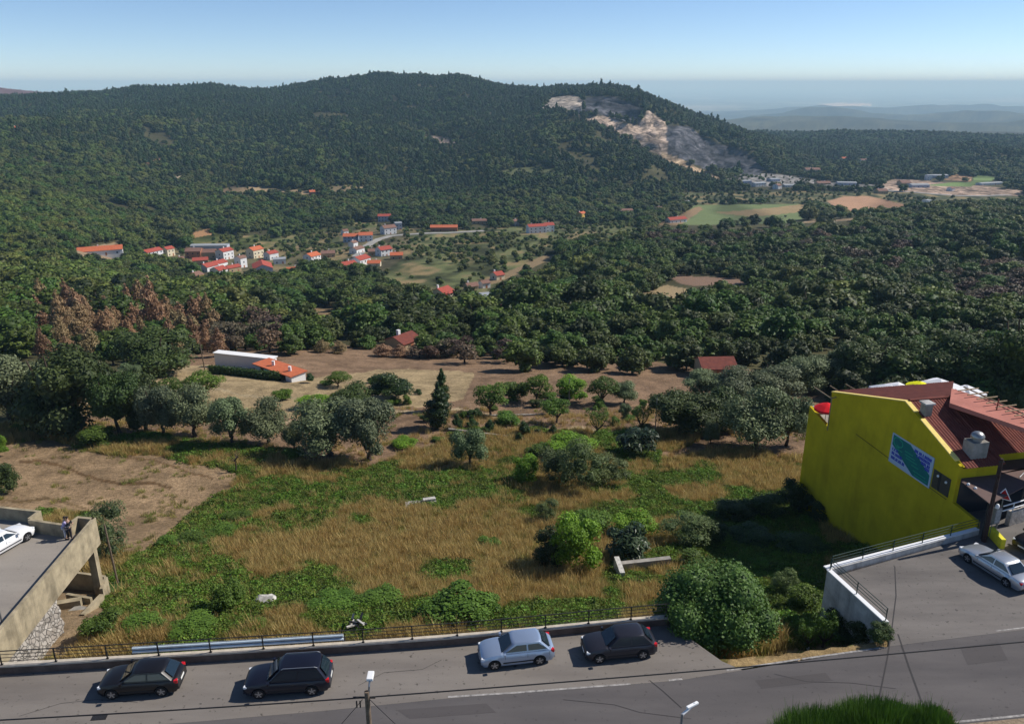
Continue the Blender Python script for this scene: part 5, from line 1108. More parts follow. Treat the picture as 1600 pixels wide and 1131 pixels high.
    for nm, kk in (('oak_wood', 'oak'), ('light_oak_wood', 'lightoak'), ('pine_wood', 'pine'), ('eucalyptus_wood', 'euca'), ('scorched_poplar_wood', 'burnt_poplar'), ('scorched_wood', 'scorch')):
        q = (kd == kk) & ~isind
        if q.sum():
            o = scatter(nm, np.stack([X[q], Y[q], Z[q] - .1], -1), np.stack([w[q], w[q], h[q]], -1), g.uniform(0, 6.28, q.sum()), [joined(kk, i) for i in range(len(KIND[kk]))])
            tag(o, {'oak_wood': 'dark green oak wood covering the valley sides', 'light_oak_wood': 'lighter green oaks scattered through the wood', 'pine_wood': 'dark pine wood on the far hill', 'eucalyptus_wood': 'dark slender trees covering the far hill', 'scorched_poplar_wood': 'reddish brown scorched poplars massed behind the left grove', 'scorched_wood': 'brown scorched trees among the far wood'}[nm], 'wood')
    print('WOOD', n, len(ind))
woods()
# ------------------------------------------------------------------ cars
def car(label, px, py, heading, body, L=4.1, Wd=1.73, Hh=1.45, kind='hatch', z=0.012, rails=False, at=None, lamp=True):
    g = at or P(px, py, z); t = thing('parked_car', label, 'car', (g[0], g[1], z), heading, 'cars parked in view')
    hx = L / 2; belt = .92 if kind != 'saloon' else .88; wb = L * .61; r = .315; fx, rx = wb / 2 + .06, -wb / 2 + .06
    if kind == 'saloon': prof = dict(A=.82, B=.22, C=-.82, D=-1.38)
    elif kind == 'suv': prof = dict(A=.92, B=.28, C=-1.55, D=-1.95)
    else: prof = dict(A=.88, B=.22, C=-1.28, D=-1.82)
    k = L / 4.1; A, B_, C_, D = (prof[c] * k for c in 'ABCD')
    def top(x):
        if x > A: f = (x - A) / (hx - A); return belt + .02 - .06 * f - .20 * f ** 3.2
        if x < D: f = (D - x) / max(.05, hx + D) if hx + D > .06 else 0; return belt + .05 - .10 * f ** 2 if kind == 'saloon' else belt - .05 * f
        return belt
    def half(x):
        f = abs(x) / hx; return Wd / 2 * (1 - .05 * f ** 2 - .13 * max(0, (f - .80) / .20) ** 2.2)
    xs = np.unique(np.concatenate([np.linspace(-hx, hx, 57), [fx - r - .06, fx + r + .06, rx - r - .06, rx + r + .06]])); b = MB(); rows = []
    for x in xs:
        zs = .20 + (.1 if abs(x) > hx * .96 else 0); R_ = r + .055
        for c in (fx, rx):
            if abs(x - c) < R_: zs = max(zs, r + math.sqrt(R_ ** 2 - (x - c) ** 2) - .01)
        h = half(x); tz = top(x); e = max(0, (abs(x) / hx - .93) / .07); tz -= .07 * e ** 2; z1 = max(zs + .02, .52)
        half_ = [(h - .05, zs), (h, max(zs + .01, .36)), (h + .012, max(z1, .56)), (h - .015, max(z1 + .03, tz - .14)), (h - .07, max(z1 + .05, tz - .03)), (h - .20, tz + .012), (0, tz + .035)]
        rows.append([(x, y, z_) for y, z_ in half_] + [(x, -y, z_) for y, z_ in half_[-2::-1]])
    n = len(rows[0]); v = [p for rr in rows for p in rr]; fs = [(i * n + j, i * n + j + 1, (i + 1) * n + j + 1, (i + 1) * n + j) for i in range(len(rows) - 1) for j in range(n - 1)]
    fs += [tuple(range(n)), tuple((len(rows) - 1) * n + j for j in range(n - 1, -1, -1))]; b.add(v, fs); bd = b.build('body', body, t, smooth=38)
    b = MB(); b.box((0, 0, .24), (L * .9, Wd * .82, .16)); b.build('underbody', M['trim'], t)
    # cabin: rows of a rounded shell from belt to roof
    yb_, yt = Wd / 2 - .10, Wd / 2 - .27; rh = Hh - .03; lv = [(0, belt - .02), (.5, None), (.9, None), (1, None)]; V = []; rings = []
    def ring(f):
        z_ = belt - .01 + (rh - belt) * (f if f < .93 else .93 + (f - .93)); xa, xd = A + (B_ - A) * f, D + (C_ - D) * f; y = yb_ + (yt - yb_) * f; y2 = y - .05
        return [(xa + .05, 0, z_), (xa, y2 * .75, z_), (xa - .09, y, z_), (xa * .3 + xd * .7, y + .01, z_), (xd + .09, y, z_), (xd, y2 * .75, z_), (xd - .04, 0, z_)]
    for f in (0, .45, .88, .97): rr = ring(f); rings.append(rr + [(x, -y, z_) for x, y, z_ in rr[-2:0:-1]])
    tp = ring(1.0); tp = [(x * .86 + .14 * (B_ + C_) / 2, y * .8, rh + .015) for x, y, z_ in tp]; rings.append(tp + [(x, -y, z_) for x, y, z_ in tp[-2:0:-1]])
    m_ = len(rings[0]); b = MB(); b.add([p for q in rings for p in q], [(i * m_ + j, i * m_ + (j + 1) % m_, (i + 1) * m_ + (j + 1) % m_, (i + 1) * m_ + j) for i in range(len(rings) - 1) for j in range(m_)] + [tuple((len(rings) - 1) * m_ + j for j in range(m_))])
    b.build('cabin', body, t, smooth=40)
    def gl(pts, nm, off, m='car_glass', par=t, th=.012):
        b = MB(); o = Vector(off); p = [Vector(q) + o for q in pts]; b.extrude(p, -o.normalized() * th * 1.5); return b.build(nm, M[m], par)
    def pt(f, end, y):  # point on front (A) / rear (D) screen plane
        x = (A + .03 + (B_ - A) * f) if end == 'A' else (D - .03 + (C_ - D) * f); z_ = belt - .01 + (rh - belt) * f; return (x, y * (yb_ - .10 + (yt - yb_) * f), z_)
    gl([pt(.06, 'A', -.93), pt(.06, 'A', .93), pt(.90, 'A', .93), pt(.90, 'A', -.93)], 'windscreen', (.035, 0, .03))
    gl([pt(.12, 'D', .9), pt(.12, 'D', -.9), pt(.88, 'D', -.9), pt(.88, 'D', .9)], 'rear_window', (-.03, 0, .025))
    fr, re = (A - .14, B_ - .06), (D + .2, C_ + .12); mid = (A + D) / 2 - .05 + (.12 if kind == 'saloon' else 0)
    for s_ in (-1, 1):
        def sp(x, f): return (x, s_ * (yb_ + (yt - yb_) * f + .012), belt + (rh - belt) * f)
        for a0, a1, b0, b1 in ((fr[0] - .05, fr[1] - .1, mid + .05, mid + .04), (mid - .05, mid - .04, re[0], re[1])):
            q = [sp(a0, .16), sp(a1, .80), sp(b1, .80), sp(b0, .16)]; gl(q if s_ < 0 else q[::-1], 'side_window', (0, s_ * .012, .004))
        b = MB(); b.box((A - .12, s_ * (Wd / 2 + .07), belt + .07), (.13, .2, .14)); b.build('mirror', body, t, bevel=.03)
        for x_ in (.02, -.82): b = MB(); b.box((mid + .25 + x_, s_ * (half(0) + .006), belt - .16), (.19, .03, .03)); b.build('door_handle', body if kind != 'suv' else M['trim'], t)
        b = MB()
        for xx in (mid, fr[0] - .02, re[0] - .12): b.box((xx, s_ * (half(xx) + .0005), (belt + .3) / 2 + .02), (.014, .008, belt - .42))
        b.build('door_gap', M['trim'], t)
        b = MB(); b.box((0, s_ * (half(0) + .008), .42), (wb - 2 * r - .2, .03, .07)); b.build('side_strip', M['trim'], t)
        for c in (fx, rx):
            w = MB(); w.cyl((c, s_ * (Wd / 2 - .11), r), r, .2, 24, 'Y'); wo = w.build('wheel', M['tyre'], t, smooth=40)
            q = MB(); q.cyl((c, s_ * (Wd / 2 - .005), r), r * .66, .018, 20, 'Y'); q.use(M['tyre']).cyl((c, s_ * (Wd / 2 + .003), r), r * .10, .02, 10, 'Y')
            q.build('rim', M['dark_metal'], wo); q = MB()
            for i in range(5):
                a = 2 * math.pi * i / 5 + .3; q.box((c + r * .34 * math.cos(a), s_ * (Wd / 2 + .008), r + r * .34 * math.sin(a)), (r * .6, .02, .055), ry=-a)
            q.build('spokes', M['rim'], wo)
        b = MB(); x0 = hx - .20; b.add([(x0 - .18, s_ * (half(x0 - .18) - .0), .70), (x0 + .16, s_ * (half(x0 + .16) - .12), .64), (x0 + .13, s_ * (half(x0 + .13) - .14), .77), (x0 - .2, s_ * (half(x0 - .2) - .05), .80)], [(0, 1, 2, 3) if s_ > 0 else (3, 2, 1, 0)])
        x1 = hx - .17; b = MB(); b.box((x1, s_ * (half(x1) - .20), .655), (.22, .34, .13), rz=-s_ * .32); b.build('headlight', M['clear_lamp'], t, bevel=.03)
        x2 = -hx + .10; hz = .80 if kind != 'saloon' else .72; b = MB(); b.box((x2 + .03, s_ * (half(x2) - .10), hz), (.2, .2, .20 if kind != 'saloon' else .16), rz=s_ * .2); b.build('tail_light', M['red_lamp'], t, bevel=.03)
        if rails: b = MB(); b.tube([(B_ - .1, s_ * (yt - .02), rh - .01), (B_ - .2, s_ * (yt - .02), rh + .05), (C_ + .2, s_ * (yt - .02), rh + .05), (C_ + .05, s_ * (yt - .02), rh - .01)], .018, 6); b.build('roof_rail', M['rim'], t)
    b = MB(); b.box((hx - .02, 0, .52), (.06, .9, .14)); b.build('grille', M['trim'], t, bevel=.02)
    for sx in (1, -1): b = MB(); b.box((sx * (hx + .012), 0, .42 if sx > 0 else .60), (.02, .50, .11)); b.build('number_plate', M['plate'], t)
    b = MB(); b.box((-hx + .03, 0, .36), (.1, Wd * .8, .1)); b.box((hx - .03, 0, .30), (.1, Wd * .78, .1)); b.build('bumper_strip', M['trim'], t, bevel=.02)
    return t
d1 = P(489, 1060) ; dl = (Vector(P(300, 1080)[:2]) - Vector(P(600, 1055)[:2])).normalized()
def head(pxa, pya, pxb, pyb): a, c = P(pxa, pya), P(pxb, pyb); return math.atan2(c.y - a.y, c.x - a.x)
PB = paint('black_car_paint', (.012, .011, .013)); PN = paint('blue_black_car_paint', (.010, .011, .022)); PS = paint('silver_blue_car_paint', (.34, .42, .55), .55); PG = paint('charcoal_car_paint', (.030, .030, .040), .4)
PW = paint('white_car_paint', (.78, .78, .78), 0); PSI = paint('silver_car_paint', (.42, .45, .49), .6)
car('black hatchback parked furthest left on the strip, above the drain grate', 225, 1072, head(262, 1086, 182, 1091), PB, 4.15, 1.70, 1.42)
car('dark blue estate car with silver roof rails on the parking strip', 453, 1070, head(485, 1084, 408, 1089), PN, 4.5, 1.80, 1.60, 'suv', rails=True)
car('silver blue hatchback parked between the dark estate and the charcoal hatchback', 806, 1026, head(845, 1034, 776, 1042), PS, 4.15, 1.735, 1.44)
car('charcoal grey hatchback parked beside the big fig bush', 966, 1017, head(1008, 1027, 938, 1034), PG, 4.1, 1.72, 1.48)
car('silver saloon parked askew in front of the yellow barrier', 1556, 893, head(1571, 914, 1511, 876), PSI, 4.8, 1.80, 1.42, 'saloon')
car('white hatchback on the concrete deck by the parapet', 4, 856, head(-5, 872, 40, 846), PW, 4.2, 1.72, 1.42, 'saloon')
car('dark car at the right edge in front of the stone wall', 1628, 853, head(1690, 835, 1600, 858), PB, 4.2, 1.72, 1.45)
# ------------------------------------------------------------------ poles, lamps, cables
pole = P(572, 1065, 8.0); zt = 8.0; p = Vector((pole.x, pole.y, 0))
up = thing('utility_pole', 'weathered timber utility pole with white lamp head at the bottom edge', 'pole', p)
b = MB(); b.tube([(0, 0, 0), (0, 0, 7.55)], [.14, .10], 10); b.build('shaft', M['wood_pole'], up, smooth=50)
lh = MB(); lh.tube([(.05, 0, 7.2), (.10, .06, 7.75), (.11, .22, 7.95)], .04, 8); a = lh.build('lamp_arm', M['grey_metal'], up)
b = MB(); b.box((.11, .38, 7.98), (.26, .44, .14), rx=.1); b.build('lamp_head', M['white_paint'], up, bevel=.04)
b = MB(); b.box((-.12, 0, 7.25), (.9, .06, .06)); b.box((-.28, -.1, 7.0), (.05, .05, .3)); b.box((-.42, -.1, 7.0), (.05, .05, .3)); b.build('crossarm', M['iron'], up)
def cable(name, pts, label, sag=.0, r=.022, m='cable'):
    b = MB(); a, c = Vector(pts[0]), Vector(pts[-1]); b.tube([a.lerp(c, k / 14) - Vector((0, 0, sag * 4 * (k / 14) * (1 - k / 14))) for k in range(15)], r, 6); return tag(b.build(name, M[m]), label, 'cable')
cz = 7.25; pa = Vector((p.x - .1, p.y, cz))
cable('overhead_cable', [pa, P(1660, 996, cz)], 'black overhead cable running from the timber pole towards the right above the road', .1, .028)
cable('overhead_cable', [pa, P(-60, 1127, cz)], 'black overhead cable running from the timber pole towards the left above the paving', .05, .028)
cable('service_cable', [pa + Vector((-.1, 0, -.1)), P(515, 1150, 5.5)], 'thin service cable slanting down left from the timber pole', .03, .012)
cable('service_cable', [pa + Vector((.2, 0, -.1)), P(640, 1150, 5.5)], 'thin service cable slanting down right from the timber pole', .03, .012)
q0 = P(1066, 1114, 8.0); sp = thing('street_lamp', 'slim street lamp with white arm at the bottom edge, right of the timber pole', 'street lamp', (q0.x, q0.y, 0))
b = MB(); b.tube([(0, 0, 0), (0, 0, 8.0)], [.08, .05], 10); b.build('shaft', M['grey_metal'], sp)
q1 = P(1086, 1096, 8.25); b = MB(); b.tube([(0, 0, 7.95), (q1.x - q0.x, q1.y - q0.y, 8.2)], .05, 8); b.build('lamp_arm', M['white_paint'], sp)
b = MB(); b.box(((q1.x - q0.x) * .8, (q1.y - q0.y) * .8, 8.17), (.55, .12, .09), rz=math.atan2(q1.y - q0.y, q1.x - q0.x)); b.build('lamp_head', M['white_paint'], sp, bevel=.03)
q0 = P(11, 972, .0); dl_ = thing('deck_lamp', 'white lamp post on the edge of the concrete deck', 'street lamp', (q0.x - .3, q0.y, 0))
b = MB(); b.tube([(0, 0, 0), (0, 0, 2.6)], .05, 8); b.build('shaft', M['grey_metal'], dl_); b = MB(); b.box((-.1, 0, 2.85), (.5, .4, .9)); b.build('lamp_head', M['white_paint'], dl_, bevel=.06)
q0 = hit(184, 910); fp = thing('field_pole', 'thin leaning timber pole behind the concrete deck', 'pole', q0)
tp = HC + q0.y * slope(822); b = MB(); b.tube([(0, 0, -.2), (-.35, .3, tp - q0.z)], [.09, .07], 8); b.build('shaft', M['wood_pole'], fp)
for px, py, ty, lb in ((320, 577, 533, 'timber pole at the end of the hedge by the white farmhouse'), (124, 562, 532, 'pale pole among the dark trees at the left'), (1023, 681, 622, 'grey metal pole standing in the garden before the dark trees'), (889, 630, 592, 'thin pole among the bright green fruit trees')):
    q0 = hit(px, py); e = thing('field_pole', lb, 'pole', q0, group='poles in the gardens'); b = MB(); h = HC + q0.y * slope(ty) - q0.z; b.tube([(0, 0, -.2), (-.3 if px < 330 else 0, 0, h)], [.13, .09] if px < 330 else .07, 8); b.build('shaft', M['wood_pole' if px < 330 else 'grey_metal'], e)
# pole, cabinet, sign and barrier by the yellow building
q0 = P(1537, 845, 0); uh = HC + q0.y * slope(716); e = thing('utility_pole', 'tall dark timber pole at the corner of the yellow building', 'pole', q0)
b = MB(); b.tube([(0, 0, 0), (0, 0, uh)], [.17, .10], 10); b.build('shaft', M['dark_pole'], e, smooth=50); b = MB(); b.box((.0, 0, uh - .25), (.4, .06, .06)); b.build('crossarm', M['iron'], e)
q0 = P(1549, 838, 0); e = thing('meter_cabinet', 'grey metal meter cabinet mounted on posts beside the dark pole', 'cabinet', q0, .3)
b = MB(); b.box((0, 0, 1.75), (.55, .3, 1.25)); b.build('case', M['grey_metal'], e, bevel=.03); b = MB(); b.box((0, -.155, 1.75), (.44, .012, 1.05)); b.build('door', mat('cabinet_door', (.5, .5, .52), .4, .4, metal=.4, var=.3, scale=5), e)
for x in (-.2, .2): b = MB(); b.tube([(x, 0, 0), (x, 0, 1.2)], .035, 6); b.build('leg', M['grey_metal'], e)
b = MB(); b.sphere((-.15, -.05, 2.5), (.16, .14, .22), 10, 8); b.build('insulator', M['white_paint'], e, smooth=60)
q0 = P(1556, 835, 0); e = thing('warning_sign', 'red and white triangular warning sign on a post by the porch', 'road sign', (q0.x + .35, q0.y + .6, 0), math.atan2(-q0.y, -q0.x) + R(90))
b = MB(); b.tube([(0, .04, 0), (0, .04, 3.3)], .035, 8); b.build('post', M['grey_metal'], e)
def tri(s, y, z=2.85): return [(-s, y, z - s * .58), (s, y, z - s * .58), (0, y, z + s * 1.15)]
b = MB(); b.extrude(tri(.52, 0), (0, .02, 0)); b.build('panel', M['white_paint'], e); b = MB(); b.extrude(tri(.42, -.006), (0, .006, 0)); b.build('red_face', mat('sign_red', (.42, .01, .012), .5, .3), e); 
b = MB(); b.box((0, -.012, 2.85), (.05, .008, .28)); b.build('symbol', mat('sign_dark_symbol', (.12, .01, .01), .5, .3), e)
a, c = Vector(P(1543, 836, 0)[:2]), Vector(P(1562, 857, 0)[:2]); e = thing('yellow_barrier', 'low bright yellow masonry barrier beside the silver saloon', 'barrier')
wallmesh([a, c], .3, 0, .75).build('block', M['yellow_paint'], e)
a, c = Vector(P(1576, 822, 0)[:2]), Vector(P(1680, 790, 0)[:2]); e = thing('stone_garden_wall', 'grey stone wall under the white rail at the right edge', 'wall'); wallmesh([a, c], .35, 0, 1.2).build('masonry', M['stone'], e)
e = thing('white_handrail', 'white painted handrail above the grey stone wall', 'railing'); d = (c - a)
for z in (1.55, 1.95): b = MB(); b.tube([(*(a - d * .15), z), (*c, z)], .05, 6); b.build('rail', M['white_paint'], e)
for f in (.0, .33, .66, 1): q = a.lerp(c, f) + Vector((.1, .12)); b = MB(); b.tube([(q.x, q.y, 1.2), (q.x, q.y, 1.95)], .04, 6); b.build('post', M['white_paint'], e)
# ------------------------------------------------------------------ two people at the corner of the deck
def skinned(name, pts, edges, rad, m, parent, sub=1):
    me = bpy.data.meshes.new(name); me.from_pydata(pts, edges, []); o = link(name, me, parent)
    md = o.modifiers.new('skin', 'SKIN'); md.use_smooth_shade = True
    for i, r in enumerate(rad): me.skin_vertices[0].data[i].radius = (r, r) if not isinstance(r, tuple) else r
    me.skin_vertices[0].data[0].use_root = True
    o.modifiers.new('sub', 'SUBSURF').levels = sub; o.modifiers['sub'].render_levels = sub; me.materials.append(m); return o
def person(label, px, py, rz, shirt, shirt2, trousers, hair=True, lean=.12):
    g = P(px, py, .012); t = thing('person', label, 'person', (g.x, g.y, .012), rz)
    L_ = lean; pts = [(0, 0, .95), (L_ * .5, 0, 1.2), (L_, 0, 1.40), (L_ * 1.15, 0, 1.50), (L_ * 1.3, 0, 1.57), (L_ * 1.4 + .02, 0, 1.68)]; rad = [(.15, .11), (.14, .105), (.15, .09), .055, .075, .07]
    ed = [(0, 1), (1, 2), (2, 3), (3, 4), (4, 5)]
    def addp(p, r, fr): pts.append(p); rad.append(r); ed.append((fr, len(pts) - 1)); return len(pts) - 1
    for s in (-1, 1):
        k = addp((0, s * .10, .88), .085, 0); k = addp((.02, s * .11, .48), .06, k); k = addp((-.02, s * .11, .09), .042, k); addp((.13, s * .12, .035), .035, k)
        k = addp((L_, s * .19, 1.40), .058, 2); k = addp((L_ + .08, s * .25, 1.13), .043, k); k = addp((L_ + .30, s * .20, 1.06), .032, k); k = addp((L_ + .36, s * .19, 1.05), .034, k)
        for f in range(4): q = addp((L_ + .41, s * (.16 + .022 * f), 1.05), .010, k); addp((L_ + .455 - .008 * abs(f - 1), s * (.16 + .022 * f), 1.03), .008, q)
        q = addp((L_ + .37, s * .15, 1.06), .011, k); addp((L_ + .40, s * .125, 1.055), .009, q)
    skinned('body', pts, ed, rad, M['skin'], t)
    b = MB(); b.sphere((L_ * 1.4 + .095, 0, 1.625), (.016, .014, .022), 8, 6); 
    skinned('shirt', [(0, 0, .90), (L_ * .5, 0, 1.2), (L_, 0, 1.41), (L_, .19, 1.41), (L_ + .05, .235, 1.22), (L_, -.19, 1.41), (L_ + .05, -.235, 1.22)], [(0, 1), (1, 2), (2, 3), (3, 4), (2, 5), (5, 6)], [(.175, .135), (.165, .13), (.165, .11), .078, .068, .078, .068], shirt, t)
    if shirt2: skinned('stripes', [(0.01, 0, 1.0), (.01 + L_ * .2, 0, 1.08)], [(0, 1)], [(.19, .15), (.188, .148)], shirt2, t)
    skinned('trousers', [(0, 0, .96), (0, .10, .86), (.02, .11, .48), (-.02, .11, .13), (0, -.10, .86), (.02, -.11, .48), (-.02, -.11, .13)], [(0, 1), (1, 2), (2, 3), (0, 4), (4, 5), (5, 6)], [(.165, .13), .105, .08, .065, .105, .08, .065], trousers, t)
    b = MB(); b.sphere((L_ * 1.4 - .005, 0, 1.675), (.098, .088, .105), 12, 8, z0=-.25); b.build('hair', M['hair'], t, smooth=60)
    for s in (-1, 1): b = MB(); b.sphere((.05, s * .115, .04), (.14, .05, .045), 10, 6); b.build('shoe', M['trim'], t, smooth=60)
cl = lambda n, c: mat(n, c, .9, .1)
person('person in a lilac shirt leaning on the deck parapet', 103, 841, R(35), cl('lilac_shirt', (.42, .36, .58)), None, cl('white_trousers', (.6, .58, .6)))
person('person in a black and white striped top standing against the deck parapet', 110, 842, R(100), cl('black_top', (.03, .03, .035)), cl('white_band', (.75, .75, .75)), cl('dark_trousers', (.05, .045, .05)))
